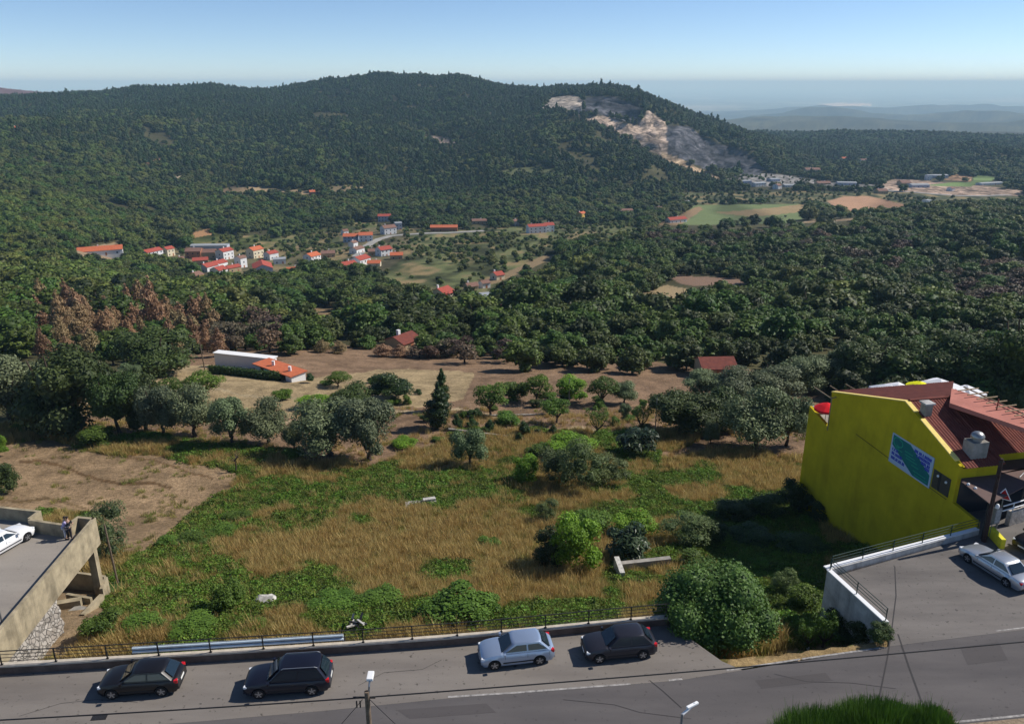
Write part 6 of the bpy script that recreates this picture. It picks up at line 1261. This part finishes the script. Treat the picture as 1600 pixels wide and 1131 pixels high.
# ------------------------------------------------------------------ garden and foreground plants, one by one: kind, picture place, size in px, name, label, category
PL = [
 ('olive', 20, 660, 90, 105, 'olive_tree', 'big grey-green olive at the left edge of the picture', 'tree'),
 ('olive', 58, 655, 70, 80, 'olive_tree', 'grey-green olive between the left edge and the broad dark tree', 'tree'),
 ('oak_near', 110, 672, 120, 135, 'oak_tree', 'broad dark green tree standing left of the olive grove', 'tree'),
 ('oak_near', 187, 678, 62, 100, 'oak_tree', 'dark tree with bare trunk right of the broad dark tree', 'tree'),
 ('oak_near', 228, 672, 60, 88, 'oak_tree', 'dark tree with thin trunk in the middle of the left grove', 'tree'),
 ('olive', 256, 680, 52, 84, 'olive_tree', 'slender olive with visible trunk in the left grove', 'tree'),
 ('olive', 304, 682, 66, 78, 'olive_tree', 'pale grey olive in the middle of the left grove', 'tree'),
 ('olive', 364, 694, 56, 72, 'olive_tree', 'grey olive with short thick trunk at the front of the left grove', 'tree'),
 ('olive', 420, 692, 56, 68, 'olive_tree', 'olive at the right end of the left grove', 'tree'),
 ('fruit', 318, 622, 66, 46, 'fruit_tree', 'bright green fruit tree behind the left grove below the hedge', 'tree'),
 ('fruit', 275, 628, 46, 40, 'fruit_tree', 'green fruit tree behind the left grove near the white shrine', 'tree'),
 ('oak_near', 239, 585, 104, 78, 'oak_tree', 'round dark oak in front of the scorched poplars', 'tree'),
 ('olive', 205, 600, 30, 36, 'olive_tree', 'small pale olive below the round dark oak', 'tree'),
 ('bush', 157, 694, 56, 34, 'bush', 'bluish green bush at the edge of the ploughed field', 'bush'),
 ('bush', 80, 680, 26, 18, 'bush', 'small green bush at the far corner of the ploughed field', 'bush'),
 ('dark_shrub', 8, 770, 46, 50, 'bush', 'round dark bush at the left edge of the ploughed field', 'bush'),
 ('bright_bush', 2, 712, 26, 36, 'bush', 'bright green bush at the left edge of the ploughed field', 'bush'),
 ('olive', 515, 712, 96, 88, 'olive_tree', 'wide olive with forked trunk, left of the pair in the middle', 'tree'),
 ('olive', 578, 718, 76, 92, 'olive_tree', 'upright olive with forked trunk, right of the pair in the middle', 'tree'),
 ('olive', 460, 700, 32, 42, 'olive_tree', 'small olive left of the pair in the middle', 'tree'),
 ('citrus', 606, 622, 72, 48, 'citrus_tree', 'round dark glossy tree above the pair of olives', 'tree'),
 ('dark_shrub', 556, 634, 66, 44, 'shrub', 'big brownish green shrub left of the round glossy tree', 'shrub'),
 ('fruit', 528, 604, 44, 26, 'shrub', 'green shrub below the right end of the white farmhouse', 'shrub'),
 ('bright_bush', 492, 638, 52, 26, 'bush', 'yellowish green lemon bush below the white farmhouse', 'bush'),
 ('bush', 442, 624, 30, 20, 'bush', 'small green bush on the tan slope below the hedge', 'bush'),
 ('cypress', 691, 640, 28, 66, 'cypress_tree', 'narrow upright cypress behind the broad conifer', 'tree'),
 ('cypress', 684, 668, 54, 72, 'conifer_tree', 'broad dark conifer in front of the narrow cypress', 'tree'),
 ('citrus', 715, 670, 16, 24, 'bush', 'small ball-shaped bush at the foot of the broad conifer', 'bush'),
 ('citrus', 741, 655, 24, 20, 'bush', 'small round bush left of the path between conifer and fruit tree', 'bush'),
 ('citrus', 765, 674, 15, 20, 'bush', 'upright small bush between the ball-shaped bush and the low wall', 'bush'),
 ('citrus', 820, 680, 17, 24, 'bush', 'small ball-shaped bush below the garden pole', 'bush'),
 ('fruit', 766, 648, 62, 52, 'fruit_tree', 'leafy fruit tree right of the conifers', 'tree'),
 ('bush', 794, 662, 42, 24, 'bush', 'low green bush below the leafy fruit tree', 'bush'),
 ('olive', 735, 727, 42, 62, 'olive_tree', 'slender young olive standing alone in the middle', 'tree'),
 ('bright_bush', 632, 698, 44, 22, 'bush', 'bright leafy bush right of the pair of olives', 'bush'),
 ('bush', 459, 716, 30, 22, 'bush', 'small green bush under the small olive', 'bush'),
 ('fruit', 838, 628, 46, 46, 'fruit_tree', 'leftmost green fruit tree of the back row', 'tree'),
 ('bright_bush', 893, 626, 52, 42, 'fruit_tree', 'bright green fruit tree around the thin pole in the back row', 'tree'),
 ('fruit', 940, 632, 52, 46, 'fruit_tree', 'green fruit tree right of the thin pole in the back row', 'tree'),
 ('bush', 806, 624, 40, 34, 'bush', 'green shrub at the left end of the back row', 'bush'),
 ('olive', 975, 630, 40, 36, 'olive_tree', 'pale olive at the right end of the back row', 'tree'),
 ('fruit', 870, 660, 48, 42, 'fruit_tree', 'round fruit tree with visible trunk on the bare soil', 'tree'),
 ('vase', 933, 677, 40, 38, 'fruit_tree', 'small vase-shaped fruit tree on the bare soil', 'tree'),
 ('vase', 1001, 672, 34, 40, 'fruit_tree', 'yellowish vase-shaped tree left of the grey pole', 'tree'),
 ('olive', 976, 656, 20, 26, 'olive_tree', 'small upright olive right of the vase-shaped fruit tree', 'tree'),
 ('loquat', 996, 708, 62, 48, 'shrub', 'dark leafy shrub left of the grey pole foot', 'shrub'),
 ('bright_bush', 888, 712, 72, 42, 'shrub', 'bright broad-leaved shrub in the middle of the garden', 'shrub'),
 ('bush', 842, 712, 46, 26, 'shrub', 'dull green shrub left of the bright broad-leaved shrub', 'shrub'),
 ('bright_bush', 822, 752, 46, 48, 'shrub', 'bright green shrub left of the grey-green shrubs', 'shrub'),
 ('acacia', 868, 755, 64, 62, 'shrub', 'grey-green feathery shrub, left one of three', 'shrub'),
 ('acacia', 905, 765, 74, 80, 'shrub', 'tall grey-green feathery shrub, middle one of three', 'shrub'),
 ('acacia', 955, 755, 62, 52, 'shrub', 'grey-green feathery shrub, right one of three', 'shrub'),
 ('olive', 1180, 700, 84, 92, 'olive_tree', 'large olive with forked trunk left of the yellow building', 'tree'),
 ('olive', 1228, 696, 52, 84, 'olive_tree', 'dark olive touching the corner of the yellow building', 'tree'),
 ('olive', 1110, 694, 26, 40, 'olive_tree', 'small olive left of the large forked olive', 'tree'),
 ('oak_near', 1062, 676, 84, 72, 'oak_tree', 'dense dark tree right of the grey pole', 'tree'),
 ('oak_near', 1120, 672, 70, 70, 'oak_tree', 'dark tree behind the small olive', 'tree'),
 ('olive', 1100, 625, 60, 46, 'olive_tree', 'pale olive in front of the tan hut', 'tree'),
 ('olive', 1150, 630, 66, 56, 'olive_tree', 'pale olive right of the tan hut', 'tree'),
 ('olive', 1205, 625, 70, 60, 'olive_tree', 'pale round olive behind the large forked olive', 'tree'),
 ('olive', 1252, 612, 64, 56, 'olive_tree', 'pale olive behind the corner of the yellow wall', 'tree'),
 ('olive', 1292, 604, 60, 54, 'olive_tree', 'pale olive behind the three thin rafters', 'tree'),
 ('oak_near', 1345, 612, 90, 84, 'oak_tree', 'dark green tree behind the leftmost white parasols', 'tree'),
 ('oak_near', 1425, 616, 100, 92, 'oak_tree', 'dark green tree behind the yellow parasol', 'tree'),
 ('oak_near', 1510, 622, 110, 105, 'oak_tree', 'tall dark tree behind the largest white parasol', 'tree'),
 ('oak_near', 1590, 640, 120, 150, 'oak_tree', 'huge dark tree behind the pergola at the right edge', 'tree'),
 ('bright_bush', 900, 893, 82, 92, 'shrub', 'bright lime green shrub in the foreground meadow', 'shrub'),
 ('green_dark', 862, 885, 60, 64, 'shrub', 'dark shaded shrub left of the lime green shrub', 'shrub'),
 ('acacia', 856, 815, 38, 38, 'shrub', 'grey twiggy shrub above the lime green shrub', 'shrub'),
 ('bush', 918, 830, 64, 44, 'shrub', 'green shrub behind the lime green shrub', 'shrub'),
 ('bright_bush', 990, 838, 64, 48, 'shrub', 'rounded bright green bush behind the drooping dark shrub', 'shrub'),
 ('loquat', 980, 874, 76, 62, 'shrub', 'dark shrub with long drooping leaves above the broken concrete wall', 'shrub'),
 ('acacia', 1075, 850, 76, 56, 'shrub', 'scrubby shrub between the drooping shrub and the shade', 'shrub'),
 ('dark_shrub', 1105, 850, 56, 50, 'shrub', 'dark shrub at the edge of the building shadow', 'shrub'),
 ('bush', 1090, 890, 60, 36, 'shrub', 'green shrub above the big fig bush', 'shrub'),
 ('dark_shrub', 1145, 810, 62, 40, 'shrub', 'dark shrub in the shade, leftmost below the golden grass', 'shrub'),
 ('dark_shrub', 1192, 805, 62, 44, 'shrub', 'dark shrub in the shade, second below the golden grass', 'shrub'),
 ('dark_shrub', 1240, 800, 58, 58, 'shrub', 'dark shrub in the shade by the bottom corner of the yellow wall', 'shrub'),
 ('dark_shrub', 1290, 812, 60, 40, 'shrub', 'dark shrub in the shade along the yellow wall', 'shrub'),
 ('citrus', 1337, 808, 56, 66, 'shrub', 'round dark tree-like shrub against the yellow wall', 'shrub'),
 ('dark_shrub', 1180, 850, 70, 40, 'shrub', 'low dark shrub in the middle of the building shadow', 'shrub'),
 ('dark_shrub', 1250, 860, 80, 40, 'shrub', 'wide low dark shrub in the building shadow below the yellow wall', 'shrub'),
 ('fig', 1108, 1012, 160, 150, 'fig_bush', 'huge green fig bush overhanging the road beside the charcoal hatchback', 'bush'),
 ('acacia', 1225, 930, 44, 44, 'shrub', 'twiggy shrub right of the fig bush', 'shrub'),
 ('bush', 1258, 955, 54, 44, 'shrub', 'green shrub between fig bush and white retaining wall', 'shrub'),
 ('vase', 1285, 1010, 44, 50, 'tall_weed', 'tall yellowish weed by the roadside right of the fig bush', 'weed'),
 ('vase', 1262, 1012, 34, 40, 'tall_weed', 'shorter yellowish weed by the roadside next to the tall one', 'weed'),
 ('dark_shrub', 1374, 1002, 38, 34, 'shrub', 'small dark shrub at the foot of the white retaining wall end', 'shrub'),
 ('dark_shrub', 1312, 985, 56, 44, 'shrub', 'dark shrub under the left end of the white retaining wall', 'shrub'),
 ('dark_shrub', 1352, 998, 56, 40, 'shrub', 'dark shrub under the middle of the white retaining wall', 'shrub'),
 ('dark_shrub', 1330, 995, 60, 30, 'shrub', 'low dark scrub at the foot of the white retaining wall', 'shrub'),
 ('acacia', 173, 872, 78, 88, 'shrub', 'big green shrub beside the corner of the concrete deck', 'shrub'),
 ('bush', 356, 955, 50, 54, 'shrub', 'rounded leafy shrub left of the white rock pile', 'shrub'),
 ('bush', 160, 990, 60, 44, 'shrub', 'leafy shrub below the concrete deck column', 'shrub'),
 ('bush', 225, 985, 66, 36, 'shrub', 'leafy shrub in the creeper patch behind the blue pipes', 'shrub'),
 ('bush', 300, 985, 66, 34, 'shrub', 'low leafy shrub under the rounded leafy shrub', 'shrub'),
 ('bush', 395, 985, 46, 26, 'shrub', 'low leafy shrub below the white rock pile', 'shrub'),
 ('bush', 300, 850, 50, 26, 'shrub', 'leafy shrub in the creeper strip beside the ploughed field', 'shrub'),
 ('bush', 345, 838, 44, 26, 'shrub', 'leafy shrub midway up the creeper strip', 'shrub'),
 ('bush', 372, 812, 40, 22, 'shrub', 'leafy shrub at the upper end of the creeper strip', 'shrub'),
 ('bush', 262, 855, 36, 22, 'shrub', 'leafy shrub at the lower end of the creeper strip', 'shrub'),
 ('green_mass', 715, 965, 110, 70, 'shrub', 'large creeper mound behind the railing near the silver blue hatchback', 'shrub'),
 ('bush', 690, 965, 60, 40, 'shrub', 'leafy shrub at the left side of the creeper mound', 'shrub'),
 ('bush', 765, 960, 46, 34, 'shrub', 'leafy shrub at the right side of the creeper mound', 'shrub'),
 ('bush', 590, 943, 76, 22, 'shrub', 'low leafy strip of shrub left of the creeper mound', 'shrub'),
 ('bush', 520, 950, 70, 22, 'shrub', 'low leafy strip of shrub right of the white rock pile', 'shrub'),
 ('bush', 765, 855, 34, 22, 'bush', 'small green bush in the golden grass left of the dark shaded shrub', 'bush'),
]
KIND['green_dark'] = KIND['dark_shrub']; kind('green_mass', 'green', 5200, .05, 18, .32, 1, .44, .5, core=.65, aspect=.7)
for a in PL: k_ = 1.28 if a[0] in ('olive', 'oak_near') and a[3] > 40 else 1.1; plant(a[0], a[1], a[2], a[3] * k_, a[4] * (1.04 if k_ > 1.2 else 1), *a[5:])
gq_ = random.Random(31)
for k in range(46):
    px, py = (gq_.uniform(650, 1010), gq_.uniform(606, 690)) if k < 32 else (gq_.uniform(450, 640), gq_.uniform(596, 640))
    plant(gq_.choice(['bush', 'dark_shrub', 'fruit', 'citrus', 'bush']), px, py, gq_.uniform(12, 26), gq_.uniform(9, 18), 'garden_shrub', 'small green shrub dotted among others on the terraced garden soil' if k < 32 else 'small green shrub dotted on the tan slope below the farmhouse', 'shrub', group='small shrubs of the terraced garden' if k < 32 else 'small shrubs below the farmhouse')
# scorched poplars behind the left grove
for px, py, w, h in ((98, 588, 30, 52), (82, 592, 26, 40), (133, 596, 34, 70), (150, 598, 36, 86), (166, 596, 30, 76), (182, 592, 36, 98), (199, 592, 36, 92), (216, 590, 34, 76), (268, 580, 32, 84), (288, 584, 38, 100), (303, 584, 34, 88), (322, 580, 36, 66), (345, 574, 40, 58)):
    g = hit(px, 574 if px > 230 else 590); yy = 178 + (px % 17); e = ray(px, 545); at = Vector((e[0] / e[1] * yy, yy, 0)); at.z = H(at.x, at.y); s = pxm(*at)
    hh = HC + yy * slope(py - h) - at.z
    plant('burnt_poplar', px, py, w / s * 1.1, hh, 'scorched_poplar', 'reddish brown scorched poplar in the row behind the left grove', 'tree', group='scorched poplars behind the left grove', real=True, at=at)
for px, w, top in ((385, 46, 505), (410, 44, 498), (434, 44, 502), (362, 40, 520), (465, 40, 535), (505, 36, 548), (530, 34, 552), (600, 40, 548), (625, 36, 555), (655, 44, 550), (690, 50, 530), (720, 50, 525)):
    yy = 182 if px < 480 else 168; e = ray(px, 560); at = Vector((e[0] / e[1] * yy, yy, 0)); at.z = H(at.x, at.y); s = pxm(*at)
    plant('scorch' if px < 480 or px > 650 else 'burnt_poplar', px, 0, w / s, max(3, HC + yy * slope(top) - at.z), 'scorched_tree', 'dark brown scorched tree behind the white farmhouse' if px < 480 else 'reddish brown scorched tree right of the white farmhouse', 'tree', group='dark scorched trees behind the farmhouse' if px < 480 else 'scorched trees right of the farmhouse', real=True, at=at)
# bare little tree on the ploughed field
g = hit(369, 737); t = thing('bare_tree', 'small bare leafless tree at the right end of the ploughed field', 'tree', g, 0, None, (2.2, 2.2, 2.8)); link('branches', BARE, t)
# hedge of the farmhouse
g0, g1 = hit(333, 583), hit(436, 594); hd = thing('hedge', 'clipped dark green hedge in front of the white farmhouse', 'hedge'); n = 12
B = [(*(g0.lerp(g1, k / n).to_tuple()[:2]), g0.lerp(g1, k / n).z + .7, 1.1, .8, .95) for k in range(n + 1)]
me = crown('hedge_foliage', LM['citrus'], B, 5000, .28, 77, core=.8); link('foliage', me, hd)
# grass mound at the bottom edge: many blades on a real rise of ground
def blades(name, n, h, w, seed, m, spread=.5, lean=.45, bend=.3):
    g = np.random.default_rng(seed); a = g.uniform(0, 6.28, n); r = spread * np.sqrt(g.uniform(0, 1, n)); x, y = r * np.cos(a), r * np.sin(a); hh = h * g.uniform(.5, 1.1, n); la = g.uniform(0, 6.28, n); l = lean * g.uniform(.2, 1, n) * hh
    f = la + 1.57; wx, wy = np.cos(f) * w / 2, np.sin(f) * w / 2; z0 = np.full(n, -.06)
    p = lambda t, k: (x + np.cos(la) * l * t ** 1.6, y + np.sin(la) * l * t ** 1.6, z0 + hh * t * (1 - bend * t * .4))
    V = []
    for t, k in ((0, 1), (.55, .8), (1, .12)):
        X, Y, Z = p(t, k); V += [np.stack([X - wx * k, Y - wy * k, Z], -1), np.stack([X + wx * k, Y + wy * k, Z], -1)]
    V = np.stack(V, 1).reshape(-1, 3); i = np.arange(n)[:, None] * 6; Q = np.concatenate([i + np.array([0, 1, 3, 2]), i + np.array([2, 3, 5, 4])])
    return npmesh(name, V, Q, [LM[m]], {'var': ('FLOAT', np.repeat(g.uniform(0, 1, n), 6))})
gm = thing('ornamental_grass', 'mound of long bright green grass at the bottom edge beside the road', 'grass clump')
def mound(bl, nm):
    rng = np.random.default_rng(6); Vs, Qs, va, b0 = [], [], [], 0
    for cx, cy, rx, ry, hz, n in bl:
        k = rng.uniform(-1, 1, (n * 2, 2)); k = k[(k ** 2).sum(1) < 1][:n]; x, y = cx + k[:, 0] * rx, cy + k[:, 1] * ry; z = hz * np.sqrt(np.maximum(0, 1 - (k ** 2).sum(1)))
        a = np.arctan2(k[:, 1], k[:, 0]) + rng.normal(0, .6, len(x)); L_ = rng.uniform(.35, .95, len(x)) * np.where(rng.uniform(size=len(x)) < .04, 1.6, 1); rr = np.sqrt((k ** 2).sum(1)); dx, dy = np.cos(a) * L_ * rr * .5, np.sin(a) * L_ * rr * .5; w = .016
        px_, py_ = -np.sin(a) * w, np.cos(a) * w
        V = np.stack([np.stack([x - px_, y - py_, z - .15], -1), np.stack([x + px_, y + py_, z - .15], -1), np.stack([x + dx + px_ * .2, y + dy + py_ * .2, z + L_ * .75], -1), np.stack([x + dx - px_ * .2, y + dy - py_ * .2, z + L_ * .75], -1)], 1).reshape(-1, 3)
        Vs.append(V); va.append(np.repeat(rng.uniform(0, 1, len(x)), 4)); Qs.append(np.arange(len(V)).reshape(-1, 4) + b0); b0 += len(V)
    link(nm, npmesh(nm, np.concatenate(Vs), np.concatenate(Qs), [LM['lawn']], {'var': ('FLOAT', np.concatenate(va))}), gm)
q = P(1345, 1150, .3); mound([(q.x - 1.9, q.y - .7, 2.7, 2.0, 1.0, 9000), (q.x + .9, q.y - .3, 2.7, 2.0, 1.35, 12000), (q.x + 3.3, q.y - .3, 1.0, 1.3, 1.5, 4000)], 'blades')
b = MB()
for cx, cy, rx, ry, hz in ((q.x - 1.9, q.y - .7, 2.6, 1.9, .9), (q.x + .9, q.y - .3, 2.6, 1.9, 1.25), (q.x + 3.3, q.y - .3, .9, 1.2, 1.35)): b.sphere((cx, cy, 0), (rx, ry, hz), 18, 10, z0=-.05)
b.build('roots', mat('grass_base', (.03, .06, .012), .95, .1), gm, smooth=60)
plant('scorch', 1475, 1128, .9, 1.0, 'withered_plant', 'small withered dark plant right of the grass mound', 'plant', real=True, at=Vector((P(1474, 1134, 0).x, P(1474, 1134, 0).y, 0)))
# ------------------------------------------------------------------ meadow: grass and weeds that nobody could count
def meadow():
    g = np.random.default_rng(21); n = 210000; Y = g.uniform(39, 112, n); X = g.uniform(-.80, .62, n) * Y; e = edge_y(X); k = Y > e + .7
    X, Y = X[k], Y[k]; k = ~((X < -29.5) & (Y < 53)); k &= ~(inpoly(X, Y, [(20.9, 44.9), (33.4, 49.8), (29, 72.5), (60, 80), (60, 30), (22.3, 39.6)])); X, Y = X[k], Y[k]; Z = H(X, Y)
    col, keep, zid = landuse(X, Y, Z); nm = np.array([z[0] for z in ZONES] + ['wood'])[zid]; nm = np.where(nm == 'furrow', 'field', nm); px, py = project(X, Y, Z)
    a = fbm(X / 5, Y / 5, 91, 4); b = fbm(X / 2.2, Y / 2.2, 33, 3); r = g.uniform(size=len(X))
    gold = np.isin(nm, ['gold', 'rough']); weed = nm == 'weed'; rough = nm == 'rough'
    dens = np.clip(1.15 - (Y - 40) / 110, .35, 1)
    dry = ((nm == 'gold') & (a < .16) & (r < .31 * dens)) | (rough & (a < .0) & (r < .26 * dens)) | (weed & (r < .04))
    mid = (rough & (r < .5 * dens) & ~dry) | ((nm == 'gold') & (r > .80)) | (np.isin(nm, ['shade', 'weed']) & (r > .82))
    green = (weed & (r < .66 * dens) & ~dry & (b > -.3)) | ((rough | (nm == 'gold')) & (a > .09) & (r > .46) & (r < .78)) | ((nm == 'shade') & (r < .35))
    tail = (np.isin(nm, ['field', 'garden', 'hump', 'deckground'])) & (b > .12) & (r < .05)
    mid |= tail; dry |= (np.isin(nm, ['garden', 'hump'])) & (a > -.05) & (r > .93)
    for nn, q, kk, h0, h1, lb in (('dry_grass', dry, [blades('dry_tuft', 34, .75, .028, s, 'drygrass', .32, .5) for s in range(4)], .55, 1.25, 'golden dry grass covering the meadow below the parapet'),
                              ('half_dry_grass', mid, [blades('half_dry_tuft', 34, .5, .03, s + 9, 'midgrass', .34, .6) for s in range(3)], .5, 1.15, 'olive green and yellow grass between the golden patches'),
                              ('weeds', green, [crown('weed_plant', LM['weed'], [(0, 0, .06, .36, .36, .14), (.22, .1, .08, .22, .22, .16), (-.18, .2, .1, .2, .2, .18)], 170, .10, s + 20, core=0, aspect=.7, bias=.5) for s in range(4)], .6, 1.5, 'low green leafy weeds and creepers in the meadow')):
        m = q.nonzero()[0]; s = g.uniform(h0, h1, len(m)) * np.where(g.uniform(size=len(m)) < .12, 1.35, 1) * (1 + .5 * np.clip(a[m] * (1 if nn == 'weeds' else -1), 0, .6)); print(nn, len(m))
        o = scatter(nn, np.stack([X[m], Y[m], Z[m]], -1), np.stack([s, s, s * g.uniform(.8, 1.2, len(m))], -1), g.uniform(0, 6.28, len(m)), kk); tag(o, lb, 'grass' if nn != 'weeds' else 'weeds')
meadow()
# ------------------------------------------------------------------ small things in the meadow and gardens
def rock(name, label, px, py, w, h, seed, m='rock'):
    g = hit(px, py); t = bpy.data.meshes.new('r'); v, f = ICO; rr = (1 + .45 * fbm(v[:, 0] * 1.7 + seed, v[:, 1] * 1.7 + v[:, 2], seed, 3))[:, None]; s = pxm(*g)
    b = MB(); b.add((v * rr * np.array([w / s / 2, w / s / 2.6, h / s / 2])).tolist(), f.tolist()); o = b.build(name, M[m], loc=(g.x, g.y, g.z + h / s * .15)); return tag(o, label, 'rock' if m == 'rock' else 'slab')
rock('rock_pile', 'pile of white rubble in the meadow behind the railing', 415, 944, 40, 24, 3)
rock('boulder', 'brown boulder at the foot of the creeper near the concrete deck', 140, 1003, 20, 16, 5, 'stone')
rock('stone', 'white stone lying on the roadside verge right of the fig bush', 1263, 1014, 9, 8, 7)
g = hit(658, 790); t = thing('concrete_slab', 'grey broken concrete slab lying in the middle of the meadow', 'slab', g, .2)
b = MB(); b.box((0, 0, .12), (3.2, 1.5, .3), rx=.05); b.build('slab', M['concrete_grey'], t, bevel=.04); b = MB(); b.box((.9, .5, .42), (1.3, .5, .26), rz=.1); b.build('rubble', M['rock'], t, bevel=.05)
bt = thing('broken_concrete_wall', 'broken L-shaped concrete trough wall below the drooping dark shrub', 'wall')
def gwall(p0, p1, h, th, nm, m): a, c = hit(*p0), hit(*p1); wallmesh([Vector(a[:2]), Vector(c[:2])], th, min(a.z, c.z) - 1, max(a.z, c.z) + h).build(nm, M[m], bt)
gwall((966, 893), (1048, 887), .7, .45, 'wall', 'concrete_grey'); gwall((976, 906), (966, 891), .72, .4, 'wall', 'rock')
for px0, py0, px1, py1, lb in ((700, 676, 830, 687, 'low stone terrace wall below the small ball-shaped bushes'), (760, 650, 850, 648, 'low stone wall above the low green bush')):
    bt = thing('terrace_wall', lb, 'wall'); gwall((px0, py0), (px1, py1), .12, .35, 'masonry', 'rubble')
g = hit(238, 580); t = thing('white_shrine', 'small white gabled shrine on the tan hump beside the round dark oak', 'shrine', g, .4)
b = MB(); b.extrude([(-.8, -.8, -.3), (.8, -.8, -.3), (.8, -.8, 1.2), (0, -.8, 2.0), (-.8, -.8, 1.2)], (0, 1.6, 0)); b.build('wall', M['w_white'], t)
b = MB()
for s in (-1, 1): b.extrude([(0, -.9, 2.06), (s * .95, -.9, 1.12), (s * .95, .9, 1.12), (0, .9, 2.06)], (0, 0, .1))
b.build('roof', M['tile_old'], t)
t = thing('scrap_heap', 'heap of dark scrap and pale sticks just behind the railing', 'scrap', hit(560, 985) + Vector((0, 0, .2)))
for k in range(9): b = MB(); a = random.uniform(0, 3.1); b.box((random.uniform(-.5, .5), random.uniform(-.3, .3), random.uniform(.1, .8)), (random.uniform(.5, 1.2), .12, .1), rz=a, ry=random.uniform(-.6, .6)); b.build('stick', M['rock' if k % 2 else 'dark_metal'], t)
# white farmhouse: two long low wings
FW = thing('farmhouse', 'long low white farmhouse with orange-red roof behind the hedge', 'house'); a = hit(462, 594)
def wing(p0, p1, D, h, roof, hw=None):
    p, q = Vector(p0), Vector(p1); d = (q - p); d.z = 0; L_ = d.length; d.normalize(); n = Vector((-d.y, d.x, 0)); z = min(p.z, q.z); n = n if n.y > 0 else -n
    def W_(x, y, zz): v = p + d * x + n * y; return (v.x, v.y, z + zz)
    b = MB(); b.add([W_(0, 0, -2), W_(L_, 0, -2), W_(L_, D, -2), W_(0, D, -2), W_(0, 0, h), W_(L_, 0, h), W_(L_, D, h + .1), W_(0, D, h + .1)], [(0, 1, 5, 4), (1, 2, 6, 5), (2, 3, 7, 6), (3, 0, 4, 7)]); b.build('wall', M['w_white'], FW)
    b = MB(); b.extrude([W_(-.3, -.4, h - .02), W_(L_ + .3, -.4, h - .02), W_(L_ + .3, D + .3, h + .13), W_(-.3, D + .3, h + .13)], (0, 0, .14)); ro = b.build('roof', M[roof], FW)
    for x in (.35, .8): b = MB(); v = W_(L_ * x, D * .45, h + .5); b.box(v, (.45, .45, 1.1)); b.build('chimney', M['w_white'], ro)
    for k in range(3): b = MB(); v = W_(L_ * (.2 + .3 * k), -.02, 1.3); b.box(v, (.9, .08, 1.0), rz=math.atan2(d.y, d.x)); b.build('window', M['window_dark'], FW)
a, c = hit(400, 584), hit(456, 597); wing(a, c, 3.0, 2.0, 'tile_orange')
a, c = hit(337, 573), hit(426, 575); zt_ = HC + c.y * slope(561); b = wallmesh([Vector(a[:2]), Vector(c[:2])], 1.6, a.z - 2, zt_); b.build('wall', M['w_white'], FW)
b = wallmesh([Vector(a[:2]) + Vector((-.2, -.15)), Vector(c[:2]) + Vector((.2, -.15))], 1.9, zt_ + .01, zt_ + .12); b.build('flat_roof', M['w_white'], FW)
# ------------------------------------------------------------------ the air
def make_haze():
    b = MB(); b.box((0, 46600, (175 - 600) / 2), (200000, 94000, 175 + 600)); m = bpy.data.materials.new('haze_air'); m.use_nodes = True; N = m.node_tree.nodes; N.remove(N['Principled BSDF'])
    v = N.new('ShaderNodeVolumePrincipled'); v.inputs['Density'].default_value = HAZE; v.inputs['Color'].default_value = (.46, .74, 1.0, 1); v.inputs['Absorption Color'].default_value = (.38, .46, .5, 1); v.inputs['Anisotropy'].default_value = .0
    m.node_tree.links.new(v.outputs[0], N['Material Output'].inputs['Volume'])
    o = b.build('haze', m); tag(o, kind='stuff'); o.visible_shadow = True
make_haze()
